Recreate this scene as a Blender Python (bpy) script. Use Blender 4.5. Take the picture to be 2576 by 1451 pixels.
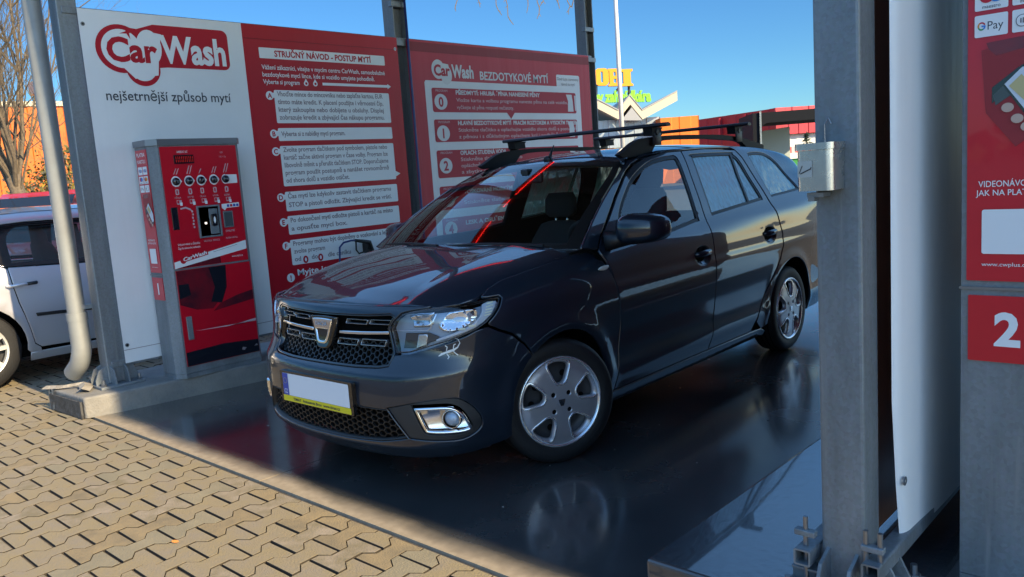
import bpy, bmesh, math, random
from math import sin, cos, pi, radians, sqrt, atan2, hypot
from mathutils import Vector, Matrix, Euler
from mathutils.geometry import delaunay_2d_cdt, tessellate_polygon

for _o in list(bpy.data.objects):
    bpy.data.objects.remove(_o)
SC = bpy.context.scene
COL = SC.collection
rnd = random.Random(7)

# ---------------------------------------------------------------- camera
CAMP = Vector((3.2707, -2.9137, 1.3959))
CYAW, CPITCH, CROLL, CF = -0.7526, 0.1388, -0.071, 2052.4757
_f = Vector((sin(CYAW) * cos(CPITCH), cos(CYAW) * cos(CPITCH), -sin(CPITCH)))
_r = Vector((cos(CYAW), -sin(CYAW), 0))
_u = _r.cross(_f)
_r2 = _r * cos(CROLL) + _u * sin(CROLL)
_u2 = -_r * sin(CROLL) + _u * cos(CROLL)
cam = bpy.data.cameras.new("camera")
camo = bpy.data.objects.new("camera", cam)
COL.objects.link(camo)
camo.matrix_world = Matrix(((_r2.x, _u2.x, -_f.x, CAMP.x), (_r2.y, _u2.y, -_f.y, CAMP.y), (_r2.z, _u2.z, -_f.z, CAMP.z), (0, 0, 0, 1)))
cam.sensor_width = 36.0
cam.lens = 36.0 * CF / 2576.0
cam.clip_start, cam.clip_end = 0.05, 2000
SC.camera = camo

# ---------------------------------------------------------------- light
SUN_EL, SUN_AZ = radians(30), radians(1.0)      # sun stands over +X
wd = bpy.data.worlds.new("World"); SC.world = wd; wd.use_nodes = True
nt = wd.node_tree
sky = nt.nodes.new("ShaderNodeTexSky"); sky.sky_type = 'NISHITA'; sky.sun_disc = False
sky.sun_elevation = SUN_EL; sky.sun_rotation = radians(90) + SUN_AZ
sky.altitude = 250; sky.air_density = 1.0; sky.dust_density = 0.15; sky.ozone_density = 3.0
# the clear winter sky: deeper blue and a less glaring rim than the bare model gives
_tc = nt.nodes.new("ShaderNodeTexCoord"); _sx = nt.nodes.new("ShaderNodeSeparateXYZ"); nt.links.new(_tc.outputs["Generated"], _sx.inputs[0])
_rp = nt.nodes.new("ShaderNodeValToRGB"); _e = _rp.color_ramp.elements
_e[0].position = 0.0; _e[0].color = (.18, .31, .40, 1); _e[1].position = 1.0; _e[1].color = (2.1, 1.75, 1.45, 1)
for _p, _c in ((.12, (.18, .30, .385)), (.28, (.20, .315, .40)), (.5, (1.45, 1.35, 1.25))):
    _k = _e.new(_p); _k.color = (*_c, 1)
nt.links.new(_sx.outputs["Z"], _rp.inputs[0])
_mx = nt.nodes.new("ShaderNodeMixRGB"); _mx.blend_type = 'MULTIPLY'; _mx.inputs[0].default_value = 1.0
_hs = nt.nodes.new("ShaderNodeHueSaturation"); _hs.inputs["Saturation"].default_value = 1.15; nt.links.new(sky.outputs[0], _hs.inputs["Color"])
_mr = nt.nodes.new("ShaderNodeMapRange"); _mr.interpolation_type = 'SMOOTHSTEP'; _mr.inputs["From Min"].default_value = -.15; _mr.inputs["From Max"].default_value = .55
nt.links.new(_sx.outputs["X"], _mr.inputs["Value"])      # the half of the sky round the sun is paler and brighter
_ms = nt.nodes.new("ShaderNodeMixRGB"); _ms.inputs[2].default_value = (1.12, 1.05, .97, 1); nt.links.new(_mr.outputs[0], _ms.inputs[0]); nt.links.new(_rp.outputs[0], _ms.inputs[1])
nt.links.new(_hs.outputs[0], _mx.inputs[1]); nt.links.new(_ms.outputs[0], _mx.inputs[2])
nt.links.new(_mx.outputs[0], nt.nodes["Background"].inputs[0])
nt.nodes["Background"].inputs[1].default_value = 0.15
sl = bpy.data.lights.new("sun", 'SUN'); sl.energy = 4.2; sl.angle = radians(0.6); sl.color = (1.0, 0.79, 0.49)
so = bpy.data.objects.new("sun", sl); COL.objects.link(so)
_sd = Vector((cos(SUN_EL) * cos(SUN_AZ), -cos(SUN_EL) * sin(SUN_AZ), sin(SUN_EL)))
so.rotation_euler = _sd.to_track_quat('Z', 'Y').to_euler()
so.location = (12, 0, 9)
SC.view_settings.view_transform = 'Standard'
SC.view_settings.look = 'None'
SC.view_settings.exposure = 1.32
SC.view_settings.gamma = 1.0
SC.view_settings.use_curve_mapping = False
SC.render.engine = 'CYCLES'
SC.cycles.use_denoising = True
SC.cycles.max_bounces = 10
SC.cycles.transparent_max_bounces = 24
SC.cycles.glossy_bounces = 6
SC.cycles.caustics_reflective = False
SC.cycles.caustics_refractive = False
SC.cycles.sample_clamp_indirect = 6

# ---------------------------------------------------------------- helpers
def at(px, py, depth):
    """a point of the place seen at a photo pixel (2576 wide), at the given depth"""
    return CAMP + (_f + _r2 * ((px - 1288) / CF) + _u2 * ((725.5 - py) / CF)) * depth

def atz(px, py, z):
    d = _f + _r2 * ((px - 1288) / CF) + _u2 * ((725.5 - py) / CF)
    return CAMP + d * ((z - CAMP.z) / d.z)

MATS = {}
def mat(name, col=(.5, .5, .5), rough=.5, metal=0.0, coat=0.0, spec=.5, emit=None, estr=1.0,
        noise=None, bump=None, rvar=0.0, trans=0.0, vec='Object'):
    """noise=(scale, amount, (r,g,b)) mixes a second colour in patches; bump=(scale, strength)"""
    m = bpy.data.materials.new(name); m.use_nodes = True
    t = m.node_tree; b = t.nodes["Principled BSDF"]
    b.inputs["Base Color"].default_value = (*col, 1)
    b.inputs["Roughness"].default_value = rough
    b.inputs["Metallic"].default_value = metal
    b.inputs["Coat Weight"].default_value = coat
    b.inputs["Coat Roughness"].default_value = .03
    b.inputs["Specular IOR Level"].default_value = spec
    if trans: b.inputs["Transmission Weight"].default_value = trans
    if emit:
        b.inputs["Emission Color"].default_value = (*emit, 1); b.inputs["Emission Strength"].default_value = estr
    if noise or bump or rvar:
        tc = t.nodes.new("ShaderNodeTexCoord")
    if noise:
        n = t.nodes.new("ShaderNodeTexNoise"); n.inputs["Scale"].default_value = noise[0]
        n.inputs["Detail"].default_value = 8; n.inputs["Roughness"].default_value = .62
        t.links.new(tc.outputs[vec], n.inputs["Vector"])
        rp = t.nodes.new("ShaderNodeValToRGB"); rp.color_ramp.elements[0].position = .38; rp.color_ramp.elements[1].position = .66
        rp.color_ramp.elements[0].color = (0, 0, 0, 1); rp.color_ramp.elements[1].color = (noise[1],) * 3 + (1,)
        t.links.new(n.outputs["Fac"], rp.inputs["Fac"])
        mx = t.nodes.new("ShaderNodeMixRGB"); mx.inputs[1].default_value = (*col, 1); mx.inputs[2].default_value = (*noise[2], 1)
        t.links.new(rp.outputs["Color"], mx.inputs[0]); t.links.new(mx.outputs[0], b.inputs["Base Color"])
        if rvar:
            ma = t.nodes.new("ShaderNodeMath"); ma.operation = 'MULTIPLY_ADD'
            ma.inputs[1].default_value = rvar; ma.inputs[2].default_value = rough - rvar * .5
            t.links.new(n.outputs["Fac"], ma.inputs[0]); t.links.new(ma.outputs[0], b.inputs["Roughness"])
    if bump:
        n2 = t.nodes.new("ShaderNodeTexNoise"); n2.inputs["Scale"].default_value = bump[0]; n2.inputs["Detail"].default_value = 6
        t.links.new(tc.outputs[vec], n2.inputs["Vector"])
        bp = t.nodes.new("ShaderNodeBump"); bp.inputs["Strength"].default_value = bump[1]; bp.inputs["Distance"].default_value = .02
        t.links.new(n2.outputs["Fac"], bp.inputs["Height"]); t.links.new(bp.outputs[0], b.inputs["Normal"])
    MATS[name] = m
    return m

def streak_mat(name, col, dark, rough, metal, drip=(.30, .26, .21)):
    """weathered zinc: spangle, long vertical run marks and a few brownish drips"""
    m = bpy.data.materials.new(name); m.use_nodes = True; t = m.node_tree; b = t.nodes["Principled BSDF"]; L = t.links.new
    tc = t.nodes.new("ShaderNodeTexCoord")
    def nz(scale, st, det=6, ro=.6):
        mp = t.nodes.new("ShaderNodeMapping"); mp.inputs["Scale"].default_value = st; n = t.nodes.new("ShaderNodeTexNoise")
        n.inputs["Scale"].default_value = scale; n.inputs["Detail"].default_value = det; n.inputs["Roughness"].default_value = ro
        L(tc.outputs["Object"], mp.inputs[0]); L(mp.outputs[0], n.inputs["Vector"]); return n.outputs["Fac"]
    def ramp(src, p0, p1, c0, c1):
        r = t.nodes.new("ShaderNodeValToRGB"); e = r.color_ramp.elements; e[0].position, e[1].position = p0, p1; e[0].color = (*c0, 1); e[1].color = (*c1, 1); L(src, r.inputs[0]); return r.outputs[0]
    v = t.nodes.new("ShaderNodeTexVoronoi"); v.inputs["Scale"].default_value = 105; L(tc.outputs["Object"], v.inputs["Vector"])
    base = ramp(nz(9, (1, 1, .12)), .35, .65, dark, col)
    mx = t.nodes.new("ShaderNodeMixRGB"); mx.blend_type = 'OVERLAY'; mx.inputs[0].default_value = .11; L(base, mx.inputs[1]); L(v.outputs["Color"], mx.inputs[2])
    hs = t.nodes.new("ShaderNodeMixRGB"); L(ramp(nz(26, (1, 1, .05), 4), .60, .74, (0, 0, 0), (.75, .75, .75)), hs.inputs[0]); L(mx.outputs[0], hs.inputs[1]); hs.inputs[2].default_value = (*drip, 1)
    bw = t.nodes.new("ShaderNodeMixRGB"); bw.blend_type = 'COLOR'; bw.inputs[0].default_value = .75; L(hs.outputs[0], bw.inputs[1]); bw.inputs[2].default_value = (*col, 1); L(bw.outputs[0], b.inputs["Base Color"])
    r = t.nodes.new("ShaderNodeMapRange"); r.inputs["To Min"].default_value = rough - .14; r.inputs["To Max"].default_value = rough + .16; L(nz(16, (1, 1, .3)), r.inputs["Value"]); L(r.outputs[0], b.inputs["Roughness"])
    b.inputs["Metallic"].default_value = metal
    bp = t.nodes.new("ShaderNodeBump"); bp.inputs["Strength"].default_value = .12; bp.inputs["Distance"].default_value = .01; L(nz(60, (1, 1, .5)), bp.inputs["Height"]); L(bp.outputs[0], b.inputs["Normal"])
    MATS[name] = m
    return m

def glass_mat(name, tint, refl=1.0, rough=0.0, dull=None):
    m = bpy.data.materials.new(name); m.use_nodes = True
    t = m.node_tree
    for n in list(t.nodes): t.nodes.remove(n)
    out = t.nodes.new("ShaderNodeOutputMaterial")
    tr = t.nodes.new("ShaderNodeBsdfTransparent"); tr.inputs[0].default_value = (*tint, 1)
    gl = t.nodes.new("ShaderNodeBsdfGlossy"); gl.inputs["Roughness"].default_value = rough
    # a thin pane mirrors alike from both sides: Schlick's rule on |cos|
    ge = t.nodes.new("ShaderNodeNewGeometry"); dt = t.nodes.new("ShaderNodeVectorMath"); dt.operation = 'DOT_PRODUCT'
    t.links.new(ge.outputs["Incoming"], dt.inputs[0]); t.links.new(ge.outputs["Normal"], dt.inputs[1])
    def mth(op, a, b, clamp=False):
        n = t.nodes.new("ShaderNodeMath"); n.operation = op; n.use_clamp = clamp
        for i, v in enumerate((a, b)):
            if v is None: continue
            if isinstance(v, (int, float)): n.inputs[i].default_value = v
            else: t.links.new(v, n.inputs[i])
        return n.outputs[0]
    q = mth('SUBTRACT', 1.0, mth('ABSOLUTE', dt.outputs["Value"], None), True)
    q = mth('ADD', mth('MULTIPLY', mth('POWER', q, 5.0), .92), .08)
    ml = t.nodes.new("ShaderNodeMath"); ml.operation = 'MULTIPLY'; ml.use_clamp = True; ml.inputs[1].default_value = refl
    t.links.new(q, ml.inputs[0])
    mx = t.nodes.new("ShaderNodeMixShader")
    t.links.new(ml.outputs[0], mx.inputs[0]); t.links.new(gl.outputs[0], mx.inputs[2])
    if dull:      # water film and drops on the pane, its colour painting in the mirrored sky: (amount, colour)
        df = t.nodes.new("ShaderNodeBsdfDiffuse"); df.inputs[0].default_value = (*dull[1], 1)
        tc = t.nodes.new("ShaderNodeTexCoord"); mp = t.nodes.new("ShaderNodeMapping"); mp.inputs["Scale"].default_value = (40, 40, 5)
        nz = t.nodes.new("ShaderNodeTexNoise"); nz.inputs["Scale"].default_value = 1.0; nz.inputs["Detail"].default_value = 5
        t.links.new(tc.outputs["Object"], mp.inputs[0]); t.links.new(mp.outputs[0], nz.inputs["Vector"])
        mm = t.nodes.new("ShaderNodeMath"); mm.operation = 'MULTIPLY'; mm.inputs[1].default_value = dull[0] * 2
        t.links.new(nz.outputs["Fac"], mm.inputs[0])
        m2 = t.nodes.new("ShaderNodeMixShader")
        t.links.new(mm.outputs[0], m2.inputs[0]); t.links.new(tr.outputs[0], m2.inputs[1]); t.links.new(df.outputs[0], m2.inputs[2])
        t.links.new(m2.outputs[0], mx.inputs[1])
    else:
        t.links.new(tr.outputs[0], mx.inputs[1])
    t.links.new(mx.outputs[0], out.inputs[0])
    MATS[name] = m
    return m

def M(n): return MATS[n]

class MB:
    """collects shapes; build() links them as one mesh object"""
    def __init__(s): s.v, s.f, s.m, s.mats, s.k = [], [], [], [], 0
    def mi(s, m):
        m = MATS[m] if isinstance(m, str) else m
        if m not in s.mats: s.mats.append(m)
        return s.mats.index(m)
    def add(s, vs, fs, m, mtx=None):
        o = len(s.v); k = s.mi(m)
        s.v += [tuple(mtx @ Vector(v)) if mtx else tuple(v) for v in vs]
        s.f += [tuple(i + o for i in f) for f in fs]; s.m += [k] * len(fs)
        return s
    def box(s, c, d, m, rot=None, bev=0.0):
        hx, hy, hz = d[0] / 2, d[1] / 2, d[2] / 2
        mt = Matrix.Translation(c)
        if rot: mt = mt @ Euler(rot).to_matrix().to_4x4()
        if bev:
            b = bmesh.new(); bmesh.ops.create_cube(b, size=1)
            for v in b.verts: v.co = Vector((v.co.x * d[0], v.co.y * d[1], v.co.z * d[2]))
            bmesh.ops.bevel(b, geom=b.edges[:], offset=bev, segments=2, affect='EDGES', profile=.5)
            b.verts.index_update()
            s.add([v.co.copy() for v in b.verts], [[v.index for v in f.verts] for f in b.faces], m, mt); b.free()
            return s
        vs = [(x, y, z) for x in (-hx, hx) for y in (-hy, hy) for z in (-hz, hz)]
        return s.add(vs, [(0, 1, 3, 2), (4, 6, 7, 5), (0, 4, 5, 1), (2, 3, 7, 6), (0, 2, 6, 4), (1, 5, 7, 3)], m, mt)
    def tube(s, pts, r, m, n=12, caps=True):
        pts = [Vector(p) for p in pts]; k = len(pts)
        rs = r if isinstance(r, (list, tuple)) else [r] * k
        vs, fs = [], []
        ref = None
        for i, p in enumerate(pts):
            d = (pts[min(i + 1, k - 1)] - pts[max(i - 1, 0)])
            d = d.normalized() if d.length > 1e-9 else Vector((0, 0, 1))
            if ref is None: ref = Vector((1, 0, 0)) if abs(d.x) < .8 else Vector((0, 1, 0))
            a = d.cross(ref).normalized(); ref = a.cross(d).normalized(); b = ref
            for j in range(n):
                t = 2 * pi * j / n
                vs.append(p + (a * cos(t) + b * sin(t)) * rs[i])
        for i in range(k - 1):
            for j in range(n):
                j2 = (j + 1) % n
                fs.append((i * n + j, i * n + j2, (i + 1) * n + j2, (i + 1) * n + j))
        if caps:
            fs.append(tuple(range(n))[::-1]); fs.append(tuple((k - 1) * n + j for j in range(n)))
        return s.add(vs, fs, m)
    def prism(s, poly, h, m, mtx=None, z0=0.0):
        """2-D outline extruded along local z from z0 to z0+h"""
        n = len(poly)
        area = sum(poly[i][0] * poly[(i + 1) % n][1] - poly[(i + 1) % n][0] * poly[i][1] for i in range(n))
        if area < 0: poly = poly[::-1]
        tri = tessellate_polygon([[Vector((p[0], p[1], 0)) for p in poly]])
        vs = [(p[0], p[1], z0) for p in poly] + [(p[0], p[1], z0 + h) for p in poly]
        fs = []
        for t in tri:
            a, b, c = (poly[i] for i in t)
            if (b[0] - a[0]) * (c[1] - a[1]) - (b[1] - a[1]) * (c[0] - a[0]) < 0: t = t[::-1]
            fs.append(tuple(i + n for i in t)); fs.append(tuple(t[::-1]))
        fs += [(i, (i + 1) % n, n + (i + 1) % n, n + i) for i in range(n)]
        return s.add(vs, fs, m, mtx)
    def flat(s, poly, m, mtx=None, holes=()):
        loops = [poly] + list(holes)
        pts = [p for l in loops for p in l]
        tri = tessellate_polygon([[Vector((p[0], p[1], 0)) for p in l] for l in loops])
        fs = []
        for t in tri:
            a, b, c = (pts[i] for i in t)
            if (b[0] - a[0]) * (c[1] - a[1]) - (b[1] - a[1]) * (c[0] - a[0]) < 0: t = t[::-1]
            fs.append(tuple(t))
        s.k += 1; dz = (s.k % 12) * 8e-5        # printed layers never share one plane
        return s.add([(p[0], p[1], dz) for p in pts], fs, m, mtx)
    def lathe(s, prof, m, mtx=None, n=32):
        """profile (r, z) round local z"""
        k = len(prof); vs, fs = [], []
        for r, z in prof:
            for j in range(n):
                t = 2 * pi * j / n; vs.append((r * cos(t), r * sin(t), z))
        for i in range(k - 1):
            for j in range(n):
                j2 = (j + 1) % n
                fs.append((i * n + j, i * n + j2, (i + 1) * n + j2, (i + 1) * n + j))
        return s.add(vs, fs, m, mtx)
    def build(s, name, parent=None, smooth=False, angle=None, loc=None):
        me = bpy.data.meshes.new(name)
        me.from_pydata([tuple(v) for v in s.v], [], s.f)
        for m in s.mats: me.materials.append(m)
        me.polygons.foreach_set("material_index", s.m)
        if smooth or angle:
            me.polygons.foreach_set("use_smooth", [True] * len(me.polygons))
            if angle: me.set_sharp_from_angle(angle=radians(angle))
        me.update()
        o = bpy.data.objects.new(name, me); COL.objects.link(o)
        if parent: o.parent = parent
        if loc: o.location = loc
        return o

def tag(o, label=None, cat=None, group=None, kind=None):
    if label: o["label"] = label
    if cat: o["category"] = cat
    if group: o["group"] = group
    if kind: o["kind"] = kind
    return o
def thing(name, label, cat, loc=(0, 0, 0), rz=0.0, group=None):
    o = bpy.data.objects.new(name, None); COL.objects.link(o)
    o.location = loc; o.rotation_euler = (0, 0, rz); o.empty_display_size = .2
    return tag(o, label, cat, group)
def struct(o): o["kind"] = "structure"; return o
def dup(root, loc, rz=None, label=None):
    r = root.copy(); COL.objects.link(r); r.location = loc
    if rz is not None: r.rotation_euler = (0, 0, rz)
    if label: r["label"] = label
    for ch in list(root.children):
        c = ch.copy(); COL.objects.link(c); c.parent = r
        for g in list(ch.children):
            d = g.copy(); COL.objects.link(d); d.parent = c
    return r

_TX = {}
def text2d(txt, bold=0.0):
    """glyph outlines of a string at size 1 as flat triangles: (verts, faces, width)"""
    k = (txt, bold)
    if k not in _TX:
        cu = bpy.data.curves.new("t", 'FONT'); cu.body = txt; cu.size = 1; cu.offset = bold; cu.resolution_u = 3; cu.fill_mode = 'FRONT'
        ob = bpy.data.objects.new("t", cu); COL.objects.link(ob)
        dg = bpy.context.evaluated_depsgraph_get()
        me = ob.evaluated_get(dg).to_mesh()
        vs = [(v.co.x, v.co.y) for v in me.vertices]; fs = [tuple(p.vertices) for p in me.polygons]
        ob.evaluated_get(dg).to_mesh_clear()
        bpy.data.objects.remove(ob); bpy.data.curves.remove(cu)
        x0 = min((v[0] for v in vs), default=0); x1 = max((v[0] for v in vs), default=1)
        _TX[k] = ([(a - x0, b) for a, b in vs], fs, x1 - x0)
    return _TX[k]
def put_text(mb, txt, x, y, h, m, mtx, width=None, bold=0.0, slope=0.0, align='l', z=0.0, shear=0.0):
    """text of cap height about .72*h with its baseline at (x,y) of the plane mtx; width squeezes it"""
    vs, fs, w = text2d(txt, bold)
    sx = (width / w) if width else h
    W = w * sx
    ox = x - (W / 2 if align == 'c' else W if align == 'r' else 0)
    mb.add([(ox + a * sx + b * shear * h, y + b * h + a * sx * slope, z) for a, b in vs], fs, m, mtx)

def rrect(x0, y0, x1, y1, r, n=5):
    p = []
    for cx, cy, a0 in ((x1 - r, y1 - r, 0), (x0 + r, y1 - r, 90), (x0 + r, y0 + r, 180), (x1 - r, y0 + r, 270)):
        for i in range(n + 1):
            a = radians(a0 + 90 * i / n); p.append((cx + r * cos(a), cy + r * sin(a)))
    return p
def ell(cx, cy, rx, ry=None, n=24):
    ry = ry or rx
    return [(cx + rx * cos(2 * pi * i / n), cy + ry * sin(2 * pi * i / n)) for i in range(n)]
def plane_x(x, sgn=1):
    """local (u,v,w) -> a plane facing +X (sgn 1: u runs along +Y) or -Y-facing helpers below"""
    return Matrix(((0, 0, 1, x), (1, 0, 0, 0), (0, 1, 0, 0), (0, 0, 0, 1)))
def plane_my(y):
    """a plane facing -Y; u along +X, v up, w towards -Y"""
    return Matrix(((1, 0, 0, 0), (0, 0, -1, y), (0, 1, 0, 0), (0, 0, 0, 1)))
# ================================================================ materials of the place
mat("asphalt", (.075, .073, .07), .85, noise=(3, .8, (.11, .105, .10)), bump=(60, .3))
mat("paver", (.25, .202, .116), .8, noise=(9, .9, (.23, .195, .145)), bump=(140, .35))
mat("paver_dark", (.19, .158, .095), .82, noise=(9, .9, (.30, .25, .19)), bump=(140, .35))
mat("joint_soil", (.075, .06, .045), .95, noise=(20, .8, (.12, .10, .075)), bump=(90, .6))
mat("kerb_concrete", (.23, .22, .20), .75, noise=(5, .8, (.15, .148, .142)), bump=(45, .35), rvar=.2)
mat("kerb_wet", (.030, .036, .045), .22, coat=1.0, noise=(4, .8, (.055, .057, .06)), bump=(30, .12), rvar=.12)
streak_mat("galv", (.225, .25, .27), (.15, .17, .185), .45, .3)
streak_mat("galv_dull", (.225, .245, .26), (.15, .165, .175), .52, .2)
mat("rust_foil", (.33, .30, .25), .7, noise=(12, .8, (.16, .14, .11)), bump=(30, .5))
mat("bitumen", (.035, .036, .037), .6, noise=(14, .7, (.10, .10, .10)), bump=(40, .5))
mat("roof_under", (.10, .10, .105), .6, .1)
mat("roof_fascia", (.40, .03, .04), .4)
mat("red_led", (.5, .01, .01), .4, emit=(1, .02, .015), estr=3.2)
mat("zinc_pipe", (.27, .285, .285), .5, .15, noise=(7, .8, (.23, .235, .23)), rvar=.25)
mat("blk_rubber", (.012, .012, .013), .55)
mat("hose_blue", (.012, .035, .16), .4)
mat("steel", (.55, .55, .54), .28, .95, noise=(30, .6, (.42, .42, .41)), rvar=.15)
mat("steel_dark", (.25, .26, .28), .35, .8)

# wet concrete: soaked and nearly mirror-like under the roof, dry and pale on the outer lip, parted along the roof's shadow to deepen the shade
def wet_floor():
    m = bpy.data.materials.new("wet_floor"); m.use_nodes = True
    t = m.node_tree; b = t.nodes["Principled BSDF"]; L = t.links.new
    tc = t.nodes.new("ShaderNodeTexCoord"); sp = t.nodes.new("ShaderNodeSeparateXYZ"); L(tc.outputs["Object"], sp.inputs[0])
    n = t.nodes.new("ShaderNodeTexNoise"); n.inputs["Scale"].default_value = 1.3; n.inputs["Detail"].default_value = 9; n.inputs["Roughness"].default_value = .6
    L(tc.outputs["Object"], n.inputs["Vector"])
    a = t.nodes.new("ShaderNodeMath"); a.operation = 'MULTIPLY_ADD'; a.inputs[1].default_value = .22; L(n.outputs["Fac"], a.inputs[0]); L(sp.outputs["Y"], a.inputs[2])
    w = t.nodes.new("ShaderNodeMapRange"); w.inputs["From Min"].default_value = -.86; w.inputs["From Max"].default_value = -.76; L(a.outputs[0], w.inputs["Value"])
    n2 = t.nodes.new("ShaderNodeTexNoise"); n2.inputs["Scale"].default_value = 22; n2.inputs["Detail"].default_value = 8; L(tc.outputs["Object"], n2.inputs["Vector"])
    def ramp(c0, c1, src):
        r = t.nodes.new("ShaderNodeValToRGB"); r.color_ramp.elements[0].color = (*c0, 1); r.color_ramp.elements[1].color = (*c1, 1)
        r.color_ramp.elements[0].position = .3; r.color_ramp.elements[1].position = .7; L(src, r.inputs[0]); return r.outputs[0]
    dry = ramp((.25, .205, .145), (.33, .275, .20), n2.outputs["Fac"]); wet = ramp((.030, .033, .035), (.062, .063, .062), n.outputs["Fac"])
    mx = t.nodes.new("ShaderNodeMixRGB"); L(w.outputs[0], mx.inputs[0]); L(dry, mx.inputs[1]); L(wet, mx.inputs[2]); L(mx.outputs[0], b.inputs["Base Color"])
    r1 = t.nodes.new("ShaderNodeMapRange"); r1.inputs["From Min"].default_value = .35; r1.inputs["From Max"].default_value = .7
    r1.inputs["To Min"].default_value = .10; r1.inputs["To Max"].default_value = .36; L(n.outputs["Fac"], r1.inputs["Value"])
    rm = t.nodes.new("ShaderNodeMixRGB"); rm.inputs[1].default_value = (.75, .75, .75, 1); L(w.outputs[0], rm.inputs[0]); L(r1.outputs[0], rm.inputs[2]); L(rm.outputs[0], b.inputs["Roughness"])
    L(w.outputs[0], b.inputs["Coat Weight"]); b.inputs["Coat Roughness"].default_value = .13
    bp = t.nodes.new("ShaderNodeBump"); bp.inputs["Distance"].default_value = .01; bp.inputs["Strength"].default_value = .10
    L(n2.outputs["Fac"], bp.inputs["Height"]); L(bp.outputs[0], b.inputs["Normal"])
    MATS["wet_floor"] = m
wet_floor()

# ================================================================ ground, floor, kerbs, paving
g = MB().flat([(-400, -400), (400, -400), (400, 700), (-400, 700)], "asphalt", Matrix.Translation((0, 0, -.06)))
struct(g.build("ground"))
# distant yard beyond the bays (lighter asphalt apron)
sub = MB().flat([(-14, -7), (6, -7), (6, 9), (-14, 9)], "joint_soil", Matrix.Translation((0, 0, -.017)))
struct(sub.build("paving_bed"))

floor = MB()
floor.box((-.30 - 1.30, 2.5, -.05), (2.596, 7.0, .1), "wet_floor")
floor.box((-.30 + 1.10, 2.5, -.05), (2.190, 7.0, .1), "wet_floor")
floor.box((6.4, 2.5, -.05), (8.8, 7.0, .1), "wet_floor")
struct(floor.build("bay_floor"))
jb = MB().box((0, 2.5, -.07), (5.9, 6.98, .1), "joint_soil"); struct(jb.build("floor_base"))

def kerb(name, poly, top, m1):
    b = bmesh.new()
    vs = [b.verts.new((x, y, 0)) for x, y in poly]
    f = b.faces.new(vs)
    if f.normal.z < 0: f.normal_flip()
    r = bmesh.ops.extrude_face_region(b, geom=[f])
    for v in r["geom"]:
        if isinstance(v, bmesh.types.BMVert): v.co.z = top
    b.normal_update()
    es = [e for e in b.edges if all(abs(v.co.z - top) < 1e-5 for v in e.verts)]
    es += [e for e in b.edges if abs(e.verts[0].co.z - e.verts[1].co.z) > .05]
    bmesh.ops.bevel(b, geom=es, offset=.014, segments=3, affect='EDGES', profile=.5)
    mb = MB(); b.verts.index_update()
    mb.add([v.co.copy() for v in b.verts], [[v.index for v in f.verts] for f in b.faces], m1); b.free()
    return struct(mb.build(name))
kerb("kerb", [(-2.93, -1.07), (-2.40, -1.045), (-2.335, -.80), (-2.20, .15), (-2.17, .5), (-2.17, 5.9), (-2.93, 5.9)], .14, "kerb_concrete")
kerb("kerb", [(1.84, -.85), (3.25, -.85), (3.25, 5.9), (1.84, 5.9)], .14, "kerb_wet")

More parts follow.
